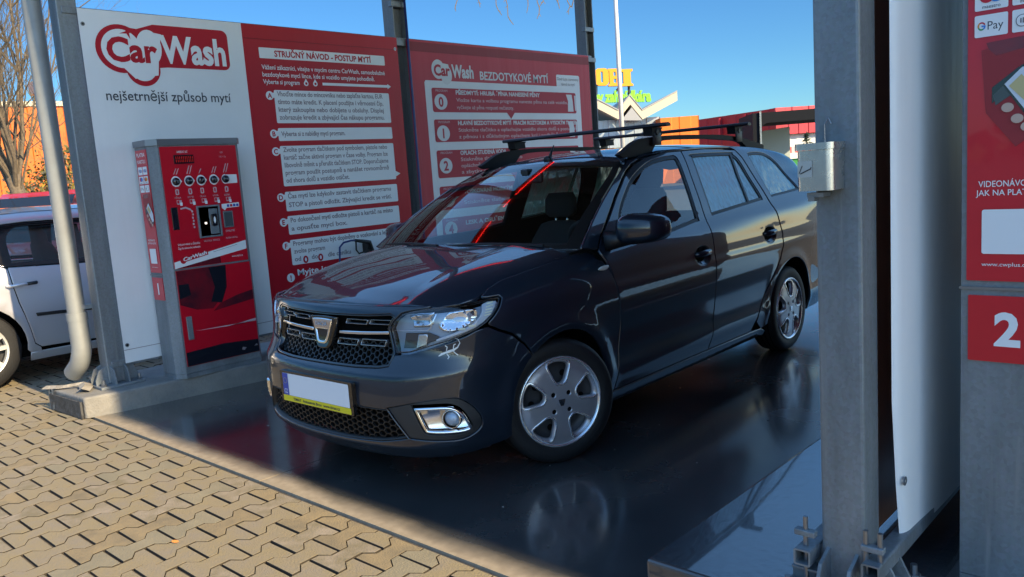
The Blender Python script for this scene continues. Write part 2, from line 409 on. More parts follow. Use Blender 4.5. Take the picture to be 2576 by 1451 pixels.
# interlocking double-T paving stones, each with its own bevel and a slight height of its own
mat("paver_warm", (.27, .208, .115), .8, noise=(7, .9, (.17, .14, .09)), bump=(140, .35)); mat("paver_grey", (.21, .185, .125), .8, noise=(5, .9, (.26, .225, .15)), bump=(140, .35))
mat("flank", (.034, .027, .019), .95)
def paving():
    mb = MB(); px, py, e = .140, .2255, .0235
    prof = []                               # half outline of one stone, running up its right side
    hw_w, hw_n, L = px / 2 + e, px / 2 - e, py
    gapx, gapy = .0044, .0058
    ys = [0, .0410, .0718, py - .0718, py - .0410, py]
    xs = [hw_w, hw_w, hw_n, hw_n, hw_w, hw_w]
    r2 = random.Random(3)
    def stone(cx, y0, tone, clip):
        pts = [(cx + xs[i] - gapx, y0 + ys[i] + (gapy if i == 0 else -gapy if i == 5 else 0)) for i in range(6)]
        pts += [(cx - xs[i] + gapx, y0 + ys[i] + (gapy if i == 0 else -gapy if i == 5 else 0)) for i in range(5, -1, -1)]
        if clip is not None:
            out = []
            n = len(pts)
            for i in range(n):
                a, b = pts[i], pts[(i + 1) % n]
                if a[1] <= clip: out.append(a)
                if (a[1] <= clip) != (b[1] <= clip):
                    t = (clip - a[1]) / (b[1] - a[1]); out.append((a[0] + (b[0] - a[0]) * t, clip))
            pts = out
            if len(pts) < 3: return
            if max(p[1] for p in pts) - min(p[1] for p in pts) < .03: return
        ccx = sum(p[0] for p in pts) / len(pts); ccy = sum(p[1] for p in pts) / len(pts)
        z = -.004 + r2.uniform(-.002, .0015); tx, ty = r2.uniform(-.008, .008), r2.uniform(-.008, .008)
        def P(p, s, dz):
            dx, dy = p[0] - ccx, p[1] - ccy
            x = ccx + dx * s; y = ccy + dy * s
            return (x - .085 * (y + 1.0), y, z + dx * tx + dy * ty + dz)
        n = len(pts)
        vs = [P(p, .978, 0) for p in pts] + [P(p, .992, -.0006) for p in pts] + [P(p, 1, -.0022) for p in pts] + [P(p, 1, -.04) for p in pts]
        tri = tessellate_polygon([[Vector((p[0], p[1], 0)) for p in pts]])
        fs = []
        for t in tri:
            a, b, c = (pts[i] for i in t)
            fs.append(tuple(t) if (b[0] - a[0]) * (c[1] - a[1]) - (b[1] - a[1]) * (c[0] - a[0]) > 0 else tuple(t[::-1]))
        for i in range(n): fs.append((i, n + i, n + (i + 1) % n, (i + 1) % n)[::1])
        mb.add(vs, fs, tone)
        o0 = len(mb.v) - len(vs); k = mb.mi("flank")           # dirty flanks down in the joint, darkened so sunlit edges read as shade
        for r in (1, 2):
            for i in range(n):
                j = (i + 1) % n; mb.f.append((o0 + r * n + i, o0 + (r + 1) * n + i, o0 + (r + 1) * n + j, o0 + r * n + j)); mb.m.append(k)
    for i in range(-64, 34):
        cx = i * px
        off = 0 if i % 2 == 0 else py / 2
        for j in range(-13, 12):
            y0 = -1.020 - j * py * 1.0 - py - off + .02
            inside = y0 > -1.02 - py and y0 < -.99
            top = y0 + py
            if cx > -3.1:
                if top <= -1.020: clip = None
                elif y0 < -1.04: clip = -1.020
                else: continue
            else:
                if top > 2.6: continue
                if cx > -3.02 : continue
                clip = None
            if cx > 3.9 or y0 < -3.9: continue
            if cx < -7.5 and y0 < -2.6: continue
            stone(cx, y0, r2.choice(("paver", "paver", "paver_dark", "paver_warm", "paver_grey", "paver")), clip)
    o = mb.build("block_paving")
    return struct(o)
paving()
# loose leaf and grit in the joints
mat("grit", (.30, .29, .26), .9); mat("leaf_grit", (.22, .13, .05), .9)
lf = MB()
lf.flat(ell(0, 0, .016, .009, 9), mat("leaf_orange", (.55, .22, .05), .7), Matrix.Translation((.03, -1.58, .004)) @ Euler((.25, .1, .6)).to_matrix().to_4x4())
gr_ = MB(); r3 = random.Random(12)
for k in range(150):
    x, y = r3.uniform(-2.0, 1.7), r3.uniform(-.85, 3.5); s_ = r3.uniform(.003, .009) * (1 if r3.random() < .85 else 1.8); a_ = r3.uniform(0, 6)
    gr_.add([(x + s_ * cos(a_ + q * 2.1) * r3.uniform(.4, 1), y + s_ * sin(a_ + q * 2.1) * r3.uniform(.4, 1), .002 + .003 * (q == 1)) for q in range(3)], [(0, 1, 2)], "leaf_grit" if r3.random() < .4 else "grit")
tag(gr_.build("grit"), "pale grit and leaf scraps scattered on the wet floor", "grit", kind="stuff")
tag(lf.build("fallen_leaf"), "small orange fallen leaf lying on the paving stones", "leaf")

# ================================================================ canopy over the bays (its posts are things of their own)
cn = thing("canopy_roof", "flat wash bay canopy roof with red fascia and light strip along its end", "canopy", (4, 2.161, 4.20))
def rel(mb): return mb
rf = MB(); rf.box((4.6, 0, .09), (22.7, 6.24, .16), "roof_under"); rf.build("roof_deck", cn)
fa = MB(); fa.box((4.6, -3.136, .06), (22.76, .03, .30), "roof_fascia"); fa.box((4.6, 3.136, .06), (22.76, .03, .30), "roof_fascia")
fa.box((-6.775, 0, .06), (.03, 6.22, .30), "roof_fascia"); fa.build("fascia", cn)
for yy, ln in ((-1.75, 1.9), (.62, 2.0)):
    ld = MB(); ld.box((-6.70, yy, -.02), (.024, ln, .024), "red_led", bev=.006); ld.build("light_strip", cn)
bm_ = MB()
for yy in (-2.94, -.1, 2.7): bm_.box((4.6, yy, -.06), (22.5, .12, .13), "galv_dull")
bm_.build("beam", cn)
# ================================================================ steel posts of the bay walls
def base_parts(root, w, plate=.30, z0=.14, foot=None):
    p = MB(); p.box((0, 0, z0 + .009), (plate, plate, .018), "galv_dull", bev=.003); p.build("base_plate", root)
    for k in range(4):
        for s in (-1, 1):
            gm = MB()
            a = k * pi / 2
            L = (plate - w) / 2 - .006
            mt = Matrix.Rotation(a, 4, 'Z') @ Matrix(((1, 0, 0, w / 2), (0, 0, -1, s * (w / 2 - .02) + .005), (0, 1, 0, z0 + .0185), (0, 0, 0, 1)))
            gm.prism([(0, 0), (L, 0), (L, .035), (L * .65, .10), (0, .125)], .010, "galv_dull", mt)
            gm.build("gusset", root)
    for sx in (-1, 1):
        for sy in (-1, 1):
            b = MB(); c = (sx * (plate / 2 - .03), sy * (plate / 2 - .03))
            b.tube([(c[0], c[1], z0 + .018), (c[0], c[1], z0 + .034)], .019, "steel_dark", 6)
            b.tube([(c[0], c[1], z0 + .034), (c[0], c[1], z0 + .062)], .010, "steel_dark", 8)
            b.build("anchor_bolt", root)
def square_post(name, label, loc, w, plate=.30):
    r = thing(name, label, "post", loc, 0, "posts of the wash bay walls")
    s = MB(); s.box((0, 0, .158 + 1.95), (w, w, 3.90), "galv", bev=.008)
    s.build("shaft", r); base_parts(r, w, plate)
    return r
def h_post(name, label, loc):
    r = thing(name, label, "post", loc, 0, "posts of the wash bay walls")
    w, d, t = .14, .15, .011
    poly = [(-w / 2, -d / 2), (w / 2, -d / 2), (w / 2, -d / 2 + t), (t / 2, -d / 2 + t), (t / 2, d / 2 - t), (w / 2, d / 2 - t), (w / 2, d / 2), (-w / 2, d / 2), (-w / 2, d / 2 - t), (-t / 2, d / 2 - t), (-t / 2, -d / 2 + t), (-w / 2, -d / 2 + t)]
    s = MB(); s.prism(poly, 3.90, "galv_dull", None, .158); s.build("shaft", r)
    base_parts(r, w, .28)
    for z in (.30, 2.64, 2.98):
        c = MB(); c.box((.05, .0, z), (.05, d + .02, .05), "galv", bev=.004); c.build("rail_clamp", r)
    return r
square_post("steel_post", "grey steel post beside the drainpipe at the front end of the white banner", (-2.635, -.745, 0), .13)
h_post("steel_post", "grey steel post with a blue hose between the two red instruction banners", (-2.635, 2.09, 0))
h_post("steel_post", "grey steel post at the far end of the wall beside the yellow store sign", (-2.635, 4.93, 0))
rp = square_post("steel_post", "wide grey steel post carrying the metal bin in front of the car tail", (2.432, -.676, 0), .120, .32)
# clamps with threaded rods at the foot of the near post
for sx in (-1, 1):
    c = MB()
    x = sx * .093
    c.box((x, -.045, .215), (.085, .10, .008), "galv", bev=.002)
    for dx in (-.034, .034) if sx > 0 else (0,):
        c.tube([(x + dx * .55, -.09, .16), (x + dx * .55, -.09, .375)], .0075, "steel_dark", 8)
    c.box((x, -.09, .327), (.06, .025, .018), "galv", bev=.003)
    c.build("rail_clamp", rp)
for k, (x, y1) in enumerate(((2.340, 4.9), (2.528, 4.9))):
    rl = MB(); o, t = .048, .005
    A = rrect(-o / 2, -o / 2, o / 2, o / 2, .006, 3); B = rrect(-o / 2 + t, -o / 2 + t, o / 2 - t, o / 2 - t, .003, 3)
    mt = Matrix(((1, 0, 0, x), (0, 0, 1, -.80), (0, 1, 0, .27 if k else .263), (0, 0, 0, 1)))
    n = len(A)
    vs = [(p[0], p[1], 0) for p in A] + [(p[0], p[1], 0) for p in B] + [(p[0], p[1], 5.4) for p in A] + [(p[0], p[1], 5.4) for p in B]
    fs = []
    for i in range(n):
        j = (i + 1) % n
        fs += [(i, j, n + j, n + i), (2 * n + i, 2 * n + j, j, i), (n + i, n + j, 3 * n + j, 3 * n + i)]
    rl.add(vs, fs, "galv", mt)
    tag(rl.build("banner_rail"), "open ended square steel tube left of the near post foot" if k == 0 else "open ended square steel tube under the pale near banner", "rail")
# rails of the long wall
for z, lab in ((2.665, "grey square steel rail along the top of the wall banners"), (.285, "grey square steel rail along the bottom of the wall banners")):
    r = MB(); r.box((-2.585, 2.08, z), (.045, 5.72, .045), "galv", bev=.004)
    tag(r.build("banner_rail"), lab, "rail")

# ================================================================ metal ash bin on the near post
ab = thing("ash_bin", "small brushed steel ash bin fixed to the wide grey post", "bin", (2.404, -.738, 1.298)); ab.scale = (.87, 1, 1)
b = MB()
def dshape(w, d, n=10):
    return [(-w / 2, 0)] + [(-w / 2 + .02 * (1 - cos(radians(a))), -d + .02 * (1 - sin(radians(a)))) for a in range(0, 91, 15)] + [(w / 2 - .02 * (1 - cos(radians(a))), -d + .02 * (1 - sin(radians(a)))) for a in range(90, -1, -15)] + [(w / 2, 0)]
b.prism(dshape(.108, .085), .105, "steel", None, .0); b.build("body", ab, angle=40)
b = MB(); b.prism(dshape(.118, .092), .017, "steel", None, .1055); b.build("lid", ab, angle=40)
b = MB(); b.box((-.01, -.03, -.012), (.05, .05, .012), "steel_dark"); b.box((-.02, -.045, -.022), (.02, .03, .012), "steel_dark"); b.build("lock", ab)
b = MB(); mt = plane_my(-.0863)
b.flat(rrect(-.047, .036, -.002, .078, .002), mat("sticker_grey", (.50, .51, .50), .35, .6), mt)
mt2 = plane_my(-.0872); dk = mat("ink_dark", (.03, .03, .032), .5)
b.flat([(-.043, .047), (-.041, .046), (-.031, .066), (-.033, .067)], dk, mt2); b.flat([(-.038, .044), (-.006, .056), (-.007, .059), (-.039, .047)], dk, mt2)
b.flat([(-.006, .056), (-.004, .062), (-.006, .063), (-.008, .057)], dk, mt2)
b.build("sticker", ab)
w = MB(); w.tube([(.0, -.004, .12), (.0, -.006, .17), (.012, -.006, .185), (.02, -.006, .17)], .002, "steel_dark", 6); w.build("hanger", ab)

# ================================================================ drainpipe
dp = thing("drainpipe", "pale grey drainpipe with a bent outlet left of the white banner", "drainpipe", (-2.735, -.898, 0))
p = MB(); p.tube([(0, 0, .62), (0, 0, 4.1)], .058, "zinc_pipe", 20); p.build("pipe", dp, angle=50)
p = MB(); pts = [(0, 0, .66), (0, 0, .45)] + [(-.17 + .17 * cos(radians(a)) , -.02 * sin(radians(a)), .42 - .17 * sin(radians(a))) for a in range(0, 62, 8)]
pts += [(pts[-1][0] - .07, pts[-1][1] - .01, pts[-1][2] - .05)]
p.tube(pts, .064, "zinc_pipe", 20, caps=False)
p.tube([Vector(pts[-1]) + Vector((.012, .002, .009)), Vector(pts[-1]) + Vector((.02, .003, .015))], .058, "blk_rubber", 20)
p.build("outlet_bend", dp, angle=50)
p = MB(); p.tube([(0, 0, .61), (0, 0, .665)], .067, "zinc_pipe", 20); p.build("socket", dp, angle=50)
p = MB(); p.box((.03, .06, .70), (.05, .10, .03), "galv_dull"); p.build("bracket", dp)
ff = MB()
q = [(-2.95, -1.09, .143), (-2.80, -1.02, .15), (-2.70, -.93, .165), (-2.62, -.95, .16), (-2.55, -1.0, .15)]
for i in range(len(q) - 1):
    a, b2 = Vector(q[i]), Vector(q[i + 1])
    ff.add([a + Vector((-.02, -.03, 0)), b2 + Vector((-.02, -.03, 0)), b2 + Vector((.0, .0, .022)), a + Vector((.0, .0, .022)), b2 + Vector((.03, .04, .002)), a + Vector((.03, .04, .002))], [(0, 1, 2, 3), (3, 2, 4, 5)], "rust_foil")
for x in (-2.945, -2.88):
    ff.add([(x, -1.083, .15), (x + .035, -1.083, .15), (x + .045, -1.092, .02), (x + .015, -1.092, .0)], [(0, 1, 2, 3)], "rust_foil")
tag(ff.build("membrane_strip"), "crumpled weathered membrane strip over the kerb end under the drainpipe", "membrane")
bt = MB(); bt.box((-2.66, -1.0735, .058), (.50, .014, .112), "bitumen", rot=(0, 0, .047)); tag(bt.build("kerb_coating"), "black bitumen coat on the front end of the kerb", "coating")

# ================================================================ printed banners
def fabric(name, col, sheen=.4, pleat=0.0):
    m = mat(name, col, sheen, spec=.22, noise=(1.3, .5, tuple(c * .86 for c in col)))
    t = m.node_tree; b = t.nodes["Principled BSDF"]
    tc = t.nodes.new("ShaderNodeTexCoord"); mp = t.nodes.new("ShaderNodeMapping"); mp.inputs["Scale"].default_value = (1, 9, .8)
    n = t.nodes.new("ShaderNodeTexNoise"); n.inputs["Scale"].default_value = .55; n.inputs["Detail"].default_value = 3
    bp = t.nodes.new("ShaderNodeBump"); bp.inputs["Strength"].default_value = .25 + pleat; bp.inputs["Distance"].default_value = .03
    t.links.new(tc.outputs["Object"], mp.inputs[0]); t.links.new(mp.outputs[0], n.inputs["Vector"]); t.links.new(n.outputs["Fac"], bp.inputs["Height"])
    t.links.new(bp.outputs[0], b.inputs["Normal"])
    return m
fabric("fab_white", (.82, .82, .82)); fabric("fab_red", (.46, .010, .022)); fabric("fab_red_haze", (.48, .034, .055), .42, .25); fabric("fab_red_dk", (.24, .006, .014))  # the far banner's red is paler, with its wet sheen put into the colour
fabric("fab_white2", (.70, .70, .72), .34, .25)
mat("prn_red", (.46, .010, .024), .5, spec=.25); mat("prn_white", (.80, .80, .80), .5, spec=.25); mat("prn_ink", (.035, .04, .055), .5); mat("prn_red2", (.40, .020, .04), .5, spec=.25)
mat("prn_grey", (.26, .20, .21), .5); mat("prn_pale", (.56, .55, .57), .42); mat("prn_pink", (.56, .40, .42), .45)

def logo(mb, x, z, s, plate, L0, L1, mtx, off, red="prn_red", white="prn_white"):
    """wash brand mark: bubble outline and pill with the two words; s scales a 1.0 wide mark, origin at its left bottom"""
    def T(p): return [(x + a * s, z + b * s) for a, b in p]
    l = [mtx @ Matrix.Translation((0, 0, off + .0012 * k)) for k in range(4)]
    if plate:
        pill = rrect(.42, .14, 1.0, .44, .05)
        mb.flat(T(ell(.175, .205 + .05, .175, .175 if False else .168, 40)), red, l[0])
        mb.flat(T(pill), red, l[0]); mb.flat(T(ell(.315, .125, .125, .125, 32)), red, l[0])
        mb.flat(T([(.2, .41), (.30, .40), (.42, .44), (.50, .44), (.50, .14), (.40, .13), (.20, .13)]), red, l[0])
        mb.flat(T(ell(.178, .256, .140, .135, 40)), white, l[1]); mb.flat(T(ell(.315, .135, .098, .100, 32)), white, l[1])
        mb.flat(T(ell(.375, .275, .092, .125, 32)), white, l[1]); mb.flat(T([(.25, .34), (.29, .28), (.44, .22), (.42, .08), (.25, .05), (.15, .15)]), white, l[1])
        mb.flat(T([(.40, .385), (.475, .375), (.435, .20), (.40, .16)]), white, l[1])
        st = []
        for i in range(8):
            r = .062 if i % 2 == 0 else .014
            st.append((.232 + r * cos(pi / 4 * i + .25), .372 + r * .8 * sin(pi / 4 * i + .25)))
        mb.flat(T(st), red, l[2])
        put_text(mb, "Car", x + .072 * s, z + .172 * s, .23 * s, red, l[2], width=.36 * s, bold=.035, z=.0006)
        put_text(mb, "Wash", x + .455 * s, z + .178 * s, .27 * s, white, l[1], width=.515 * s, bold=.035, z=.0006)
    else:
        mb.flat(T(ell(.16, .25, .15, .16, 36)), white, l[0]); mb.flat(T(ell(.34, .16, .13, .16, 32)), white, l[0])
        mb.flat(T([(.2, .36), (.40, .34), (.46, .1), (.2, .1)]), white, l[0])
        put_text(mb, "Car", x + .06 * s, z + .15 * s, .25 * s, red, l[1], width=.37 * s, bold=.035)
        put_text(mb, "Wash", x + .47 * s, z + .13 * s, .30 * s, white, l[0], width=.53 * s, bold=.035)

FX = -2.55
bn = thing("wall_banner", "wall banner half white with a logo, half red with an instruction list", "banner", (0, 0, 0), 0, "printed banners of the wash bay wall")
s = MB(); s.box((FX - .0015, (-.69 + .49) / 2, 1.48), (.003, 1.18, 2.40), "fab_white"); s.box((FX - .0015, (.49 + 2.02) / 2, 1.48), (.003, 1.53, 2.40), "fab_red")
s.build("sheet", bn)
px_ = plane_x(FX)
s = MB(); s.flat([(.49, 2.57), (2.02, 2.57), (2.02, 2.575), (.49, 2.575)], "fab_red_dk", plane_x(FX + .002)); s.build("seam", bn)
s = MB(); s.flat([(-.69, .37), (2.02, .37), (2.02, .374), (-.69, .374)], "prn_grey", plane_x(FX + .002)); s.build("seam", bn)
for yy, zz in ((-.665, 2.58), (-.665, .405), (1.99, 2.58)):
    e = MB(); e.lathe([(.006, .003), (.014, .003), (.014, .0)], "steel_dark", px_ @ Matrix.Translation((yy, zz, 0)), 14); e.flat(ell(0, 0, .008, n=12), "blk_rubber", px_ @ Matrix.Translation((yy, zz, .003))); e.build("eyelet", bn)
lg = MB(); logo(lg, -.605, 2.186, .968, True, 0, 0, px_, .0015); lg.build("logo", bn)
tg = MB(); put_text(tg, "nejšetrnější způsob mytí", -.578, 2.085, .098, "prn_ink", px_, width=.915, bold=.006, z=.0022); tg.build("slogan", bn)
hd = MB(); hd.flat(rrect(.618, 2.428, 1.858, 2.510, .008), "prn_white", plane_x(FX + .0022))
put_text(hd, "STRUČNÝ NÁVOD - POSTUP MYTÍ", .752, 2.446, .066, "prn_red", px_, width=.955, bold=.03, z=.0036); hd.build("heading_plate", bn)
lt = MB()
for k, (t, w) in enumerate((("Vážení zákazníci, vítejte v mycím centru CarWash, samoobslužné", 1.22), ("bezdotykové mycí lince, kde si vozidlo umyjete pohodlně.", 1.10), ("Vyberte si program", .33))):
    put_text(lt, t, .628, 2.345 - k * .056, .05, "prn_white", px_, width=w, bold=.012, z=.0022)
for yy in (1.02, 1.108):
    dr = [(yy, 2.285), (yy + .014, 2.262)] + [(yy + .022 * cos(radians(a)), 2.246 + .02 * sin(radians(a))) for a in range(20, -201, -20)] + [(yy - .014, 2.262)]
    lt.flat(dr, "prn_white", plane_x(FX + .0022)); lt.flat(ell(yy, 2.246, .011, n=12), "prn_red", plane_x(FX + .0034))
lt.flat([(1.178, 2.236), (1.865, 2.236), (1.865, 2.224), (1.905, 2.246), (1.865, 2.268), (1.865, 2.258), (1.178, 2.258)], "prn_white", plane_x(FX + .0022))
lt.build("intro_lettering", bn)
boxes = [("A", 2.187, 1.928, 2.143, ["Vhoďte mince do mincovníku nebo zaplaťte kartou, EUR", "tímto máte kredit. K placení použijte i věrnostní čip,", "který zakoupíte nebo dobijete u obsluhy. Displej", "zobrazuje kredit a zbývající čas nákupu programu."], 0),
         ("B", 1.889, 1.788, 1.845, ["Vyberte si z nabídky mycí program."], .62),
         ("C", 1.748, 1.427, 1.706, ["Zvolte program tlačítkem pod symbolem, pistole nebo", "kartáč začne aktivní program v čase volby. Program lze", "libovolně měnit a přerušit tlačítkem STOP. Doporučujeme", "program použít postupně a nanášet rovnoměrně", "od shora dolů a vozidlo otáčet."], 0),
         ("D", 1.383, 1.227, 1.341, ["Čas mytí lze kdykoliv zastavit tlačítkem programu", "STOP a pistoli odložit. Zbývající kredit se vrátí."], 0),
         ("E", 1.188, 1.037, 1.142, ["Po dokončení mytí odložte pistoli a kartáč na místo", "a opusťte mycí box."], .55),
         ("F", .994, .788, .951, ["Programy mohou být doplněny o voskování a leštění,", "zvolte program", "od      do      dle ceníku"], 0)]
tb = MB()
for ch, z1, z0, cz, lines, lw in boxes:
    tb.flat(rrect(.712, z0, 1.872, z1, .012), "prn_white", plane_x(FX + .0022))
    tb.flat(ell(.672, cz, .034, n=28), "prn_white", plane_x(FX + .0022)); tb.flat([(.68, cz + .02), (.72, z1 - .02), (.72, z1 - .06), (.68, cz - .02)], "prn_white", plane_x(FX + .0023))
    put_text(tb, ch, .672, cz - .019, .054, "prn_red", px_, bold=.03, align='c', z=.0036)
    dz = (z1 - z0) / (len(lines) + .25)
    for k, l in enumerate(lines):
        wd_ = 1.06 if k < len(lines) - 1 or not lw else lw
        if ch == "F" and k: wd_ = (.30, .56)[k - 1]
        if ch == "C" and k == 4: wd_ = .62
        put_text(tb, l, .738, z1 - dz * (k + .78), .053, "prn_grey", px_, width=wd_, bold=.02, z=.0036)
for yy in (.84, .985):
    tb.flat(ell(yy, .822, .025, .031, 20), "prn_red", plane_x(FX + .0048)); tb.flat(ell(yy, .822, .010, .016, 14), "prn_white", plane_x(FX + .0055))
tb.flat([(1.872, 1.50), (1.925, 1.475), (1.872, 1.45)], "prn_white", plane_x(FX + .0022))
tb.flat(ell(.685, .69, .036, n=28), "prn_white", plane_x(FX + .0022)); put_text(tb, "!", .685, .668, .06, "prn_red", px_, bold=.03, align='c', z=.0036)
put_text(tb, "Myjte jen karoserii vozidla", .752, .70, .07, "prn_white", px_, width=.98, bold=.02, z=.0022)
tb.build("instruction_panel", bn)

b2 = thing("wall_banner", "red wall banner with numbered steps 0, 1 and 2 behind the car roof", "banner", (0, 0, 0), 0, "printed banners of the wash bay wall")
s = MB(); s.box((FX - .0015, 3.495, 1.48), (.003, 2.73, 2.40), "fab_red_haze"); s.build("sheet", b2)
s = MB(); s.flat([(2.132, 2.575), (4.858, 2.575), (4.858, 2.66), (2.132, 2.66)], "fab_red_dk", plane_x(FX + .0015)); s.build("hem", b2)
lg = MB(); logo(lg, 2.405, 2.285, .56, False, 0, 0, px_, .0032, "prn_red2", "prn_pale"); lg.build("logo", b2)
s = MB(); put_text(s, "BEZDOTYKOVÉ MYTÍ", 3.052, 2.348, .115, "prn_pale", px_, width=1.055, bold=.02, z=.0032); s.build("title", b2)
fr = MB()
fr.flat([(2.325, 2.319), (2.31, 2.30), (2.31, .40), (4.66, .40), (4.66, 2.43), (4.645, 2.445), (4.262, 2.445), (4.25, 2.43), (4.25, 2.319)], "fab_white2", plane_x(FX + .002))
put_text(fr, "Dodržujte stanovený", 4.265, 2.385, .048, "prn_grey", px_, width=.375, z=.0036); put_text(fr, "návod na mytí", 4.33, 2.33, .048, "prn_grey", px_, width=.24, z=.0036)
rows = [("0", 2.252, 2.026, 2.123, ["PŘEDMYTÍ: HRUBÁ ŠPÍNA NANESENÍ PĚNY", "Vložte kartu a volbou programu naneste pěnu na celé vozidlo,", "vyčkejte až pěna rozpustí nečistoty."], (1.25, 1.72, .82)),
        ("1", 1.958, 1.745, 1.828, ["HLAVNÍ BEZDOTYKOVÉ MYTÍ  PRACÍM ROZTOKEM A VYSOKÝM TLAKEM", "Stiskněte tlačítko a oplachujte vozidlo shora dolů a postupně", "z pěnou i s důkladným oplachem kol i podběhů, pak znovu"], (1.88, 1.85, 1.88)),
        ("2", 1.668, 1.405, 1.521, ["OPLACH: STUDENÁ VODA", "Stiskněte tlačítko a vozidlo", "opláchněte až dolů a pěna", "a zbytky nečistot zmizí"], (.66, .9, .8, .8)),
        ("3", 1.325, 1.10, 1.20, ["VOSKOVÁNÍ HORKÝM VOSKEM", "Stiskněte tlačítko a naneste vosk"], (1.0, 1.3)), ("4", 1.02, .80, .91, ["LESK A OSUŠENÍ DEMI VODOU", "Nenechte zaschnout"], (1.1, .8))]
for ch, z1, z0, cz, lines, ws in rows:
    fr.flat(rrect(2.388, z0, 4.575, z1, .022), "prn_red2", plane_x(FX + .0034)); fr.flat([(3.41, z0 + .001), (3.53, z0 + .001), (3.47, z0 - .062)], "prn_red2", plane_x(FX + .0034))
    put_text(fr, "PROGRAM", 2.44, z1 - .035, .03, "prn_pink", px_, width=.15, z=.0046)
    fr.flat(ell(2.497, cz, .083, .074, 36), "prn_pale", plane_x(FX + .0046)); put_text(fr, ch, 2.497, cz - .044, .125, "prn_red2", px_, bold=.03, align='c', z=.0058)
    dz = (z1 - z0 - .02) / len(lines)
    for k, l in enumerate(lines): put_text(fr, l, 2.70, z1 - dz * (k + .82), .056 if k == 0 else .05, "prn_pale" if k == 0 else "prn_pink", px_, width=ws[k], bold=.03 if k == 0 else .004, z=.0046)
    fr.flat([(4.40, z1 - .02), (4.43, z1 - .09), (4.42, z0 + .02), (4.52, z0 + .02), (4.515, z1 - .10), (4.50, z1 - .02)], "prn_pale", plane_x(FX + .0046)); fr.flat([(4.545, z1 - .03), (4.57, z1 - .03), (4.57, z0 + .03), (4.55, z0 + .03)], "prn_pale", plane_x(FX + .0046))
fr.build("programme_panel", b2)

# near wall: its two sheets, back to back
b3 = thing("wall_banner", "pale grey rear side of the banner beside the near post and the number 2 cabinet", "banner", (0, 0, 0), 0, "printed banners of the wash bay wall")
s = MB(); ys = [-.62, -.612, -.60, -.58, -.45, -.2, .4, 1.2, 2.0]
xb = [2.528, 2.536, 2.541, 2.545, 2.55, 2.555, 2.56, 2.56, 2.56]
zs = [.27, .36, .45, .7, 1.4, 2.1, 2.67]
vs = [(xb[i] + (.0 if z > .5 else 0), y + (.06 * max(0, (.62 - z) / .35) if i < 5 and z < .62 else 0), z) for z in zs for i, y in enumerate(ys)]
n = len(ys); s.add(vs, [(a * n + i, a * n + i + 1, (a + 1) * n + i + 1, (a + 1) * n + i) for a in range(len(zs) - 1) for i in range(n - 1)], "fab_white")
s.build("sheet", b3, smooth=True)
s = MB(); s.lathe([(.004, .003), (.013, .003), (.013, 0)], "steel_dark", plane_x(2.5465) @ Matrix.Translation((-.575, .46, 0)), 12); s.build("eyelet", b3)
b4 = thing("wall_banner", "brownish back of the red banner showing in the gap right of the wide post", "banner", (0, 0, 0), 0, "printed banners of the wash bay wall")
s = MB(); s.box((2.372, .70, 1.42), (.003, 2.62, 2.52), fabric("fab_back", (.50, .23, .16))); s.build("sheet", b4)  # back colour raised in place of light glowing through the cloth
s = MB(); M4 = Matrix(((0, 0, -1, 2.3702), (-1, 0, 0, 0), (0, 1, 0, 0), (0, 0, 0, 1)))
s.flat([(-2.01, .16), (.61, .16), (.61, 2.68), (-2.01, 2.68)], "fab_red_dk", M4)  # red darkened and hung lower to dim what the car side mirrors
s.flat(rrect(-1.8, 2.2, -.4, 2.5, .02), "prn_pale", M4 @ Matrix.Translation((0, 0, .0015)))
s.build("printed_face", b4)
b5 = thing("wall_banner", "red banner of the near wall behind the post, darkened to dim its reflection", "banner", (0, 0, 0), 0, "printed banners of the wash bay wall")
s = MB(); s.box((2.372, 3.48, 1.42), (.003, 2.66, 2.52), "fab_red_dk"); s.build("sheet", b5)  # same darkened red, keeping the mirrored wall dim in the doors
pp = dup(bpy.data.objects["steel_post.001"], (2.467, 2.09, 0), 0, "grey steel post standing out of sight behind the number 2 cabinet")

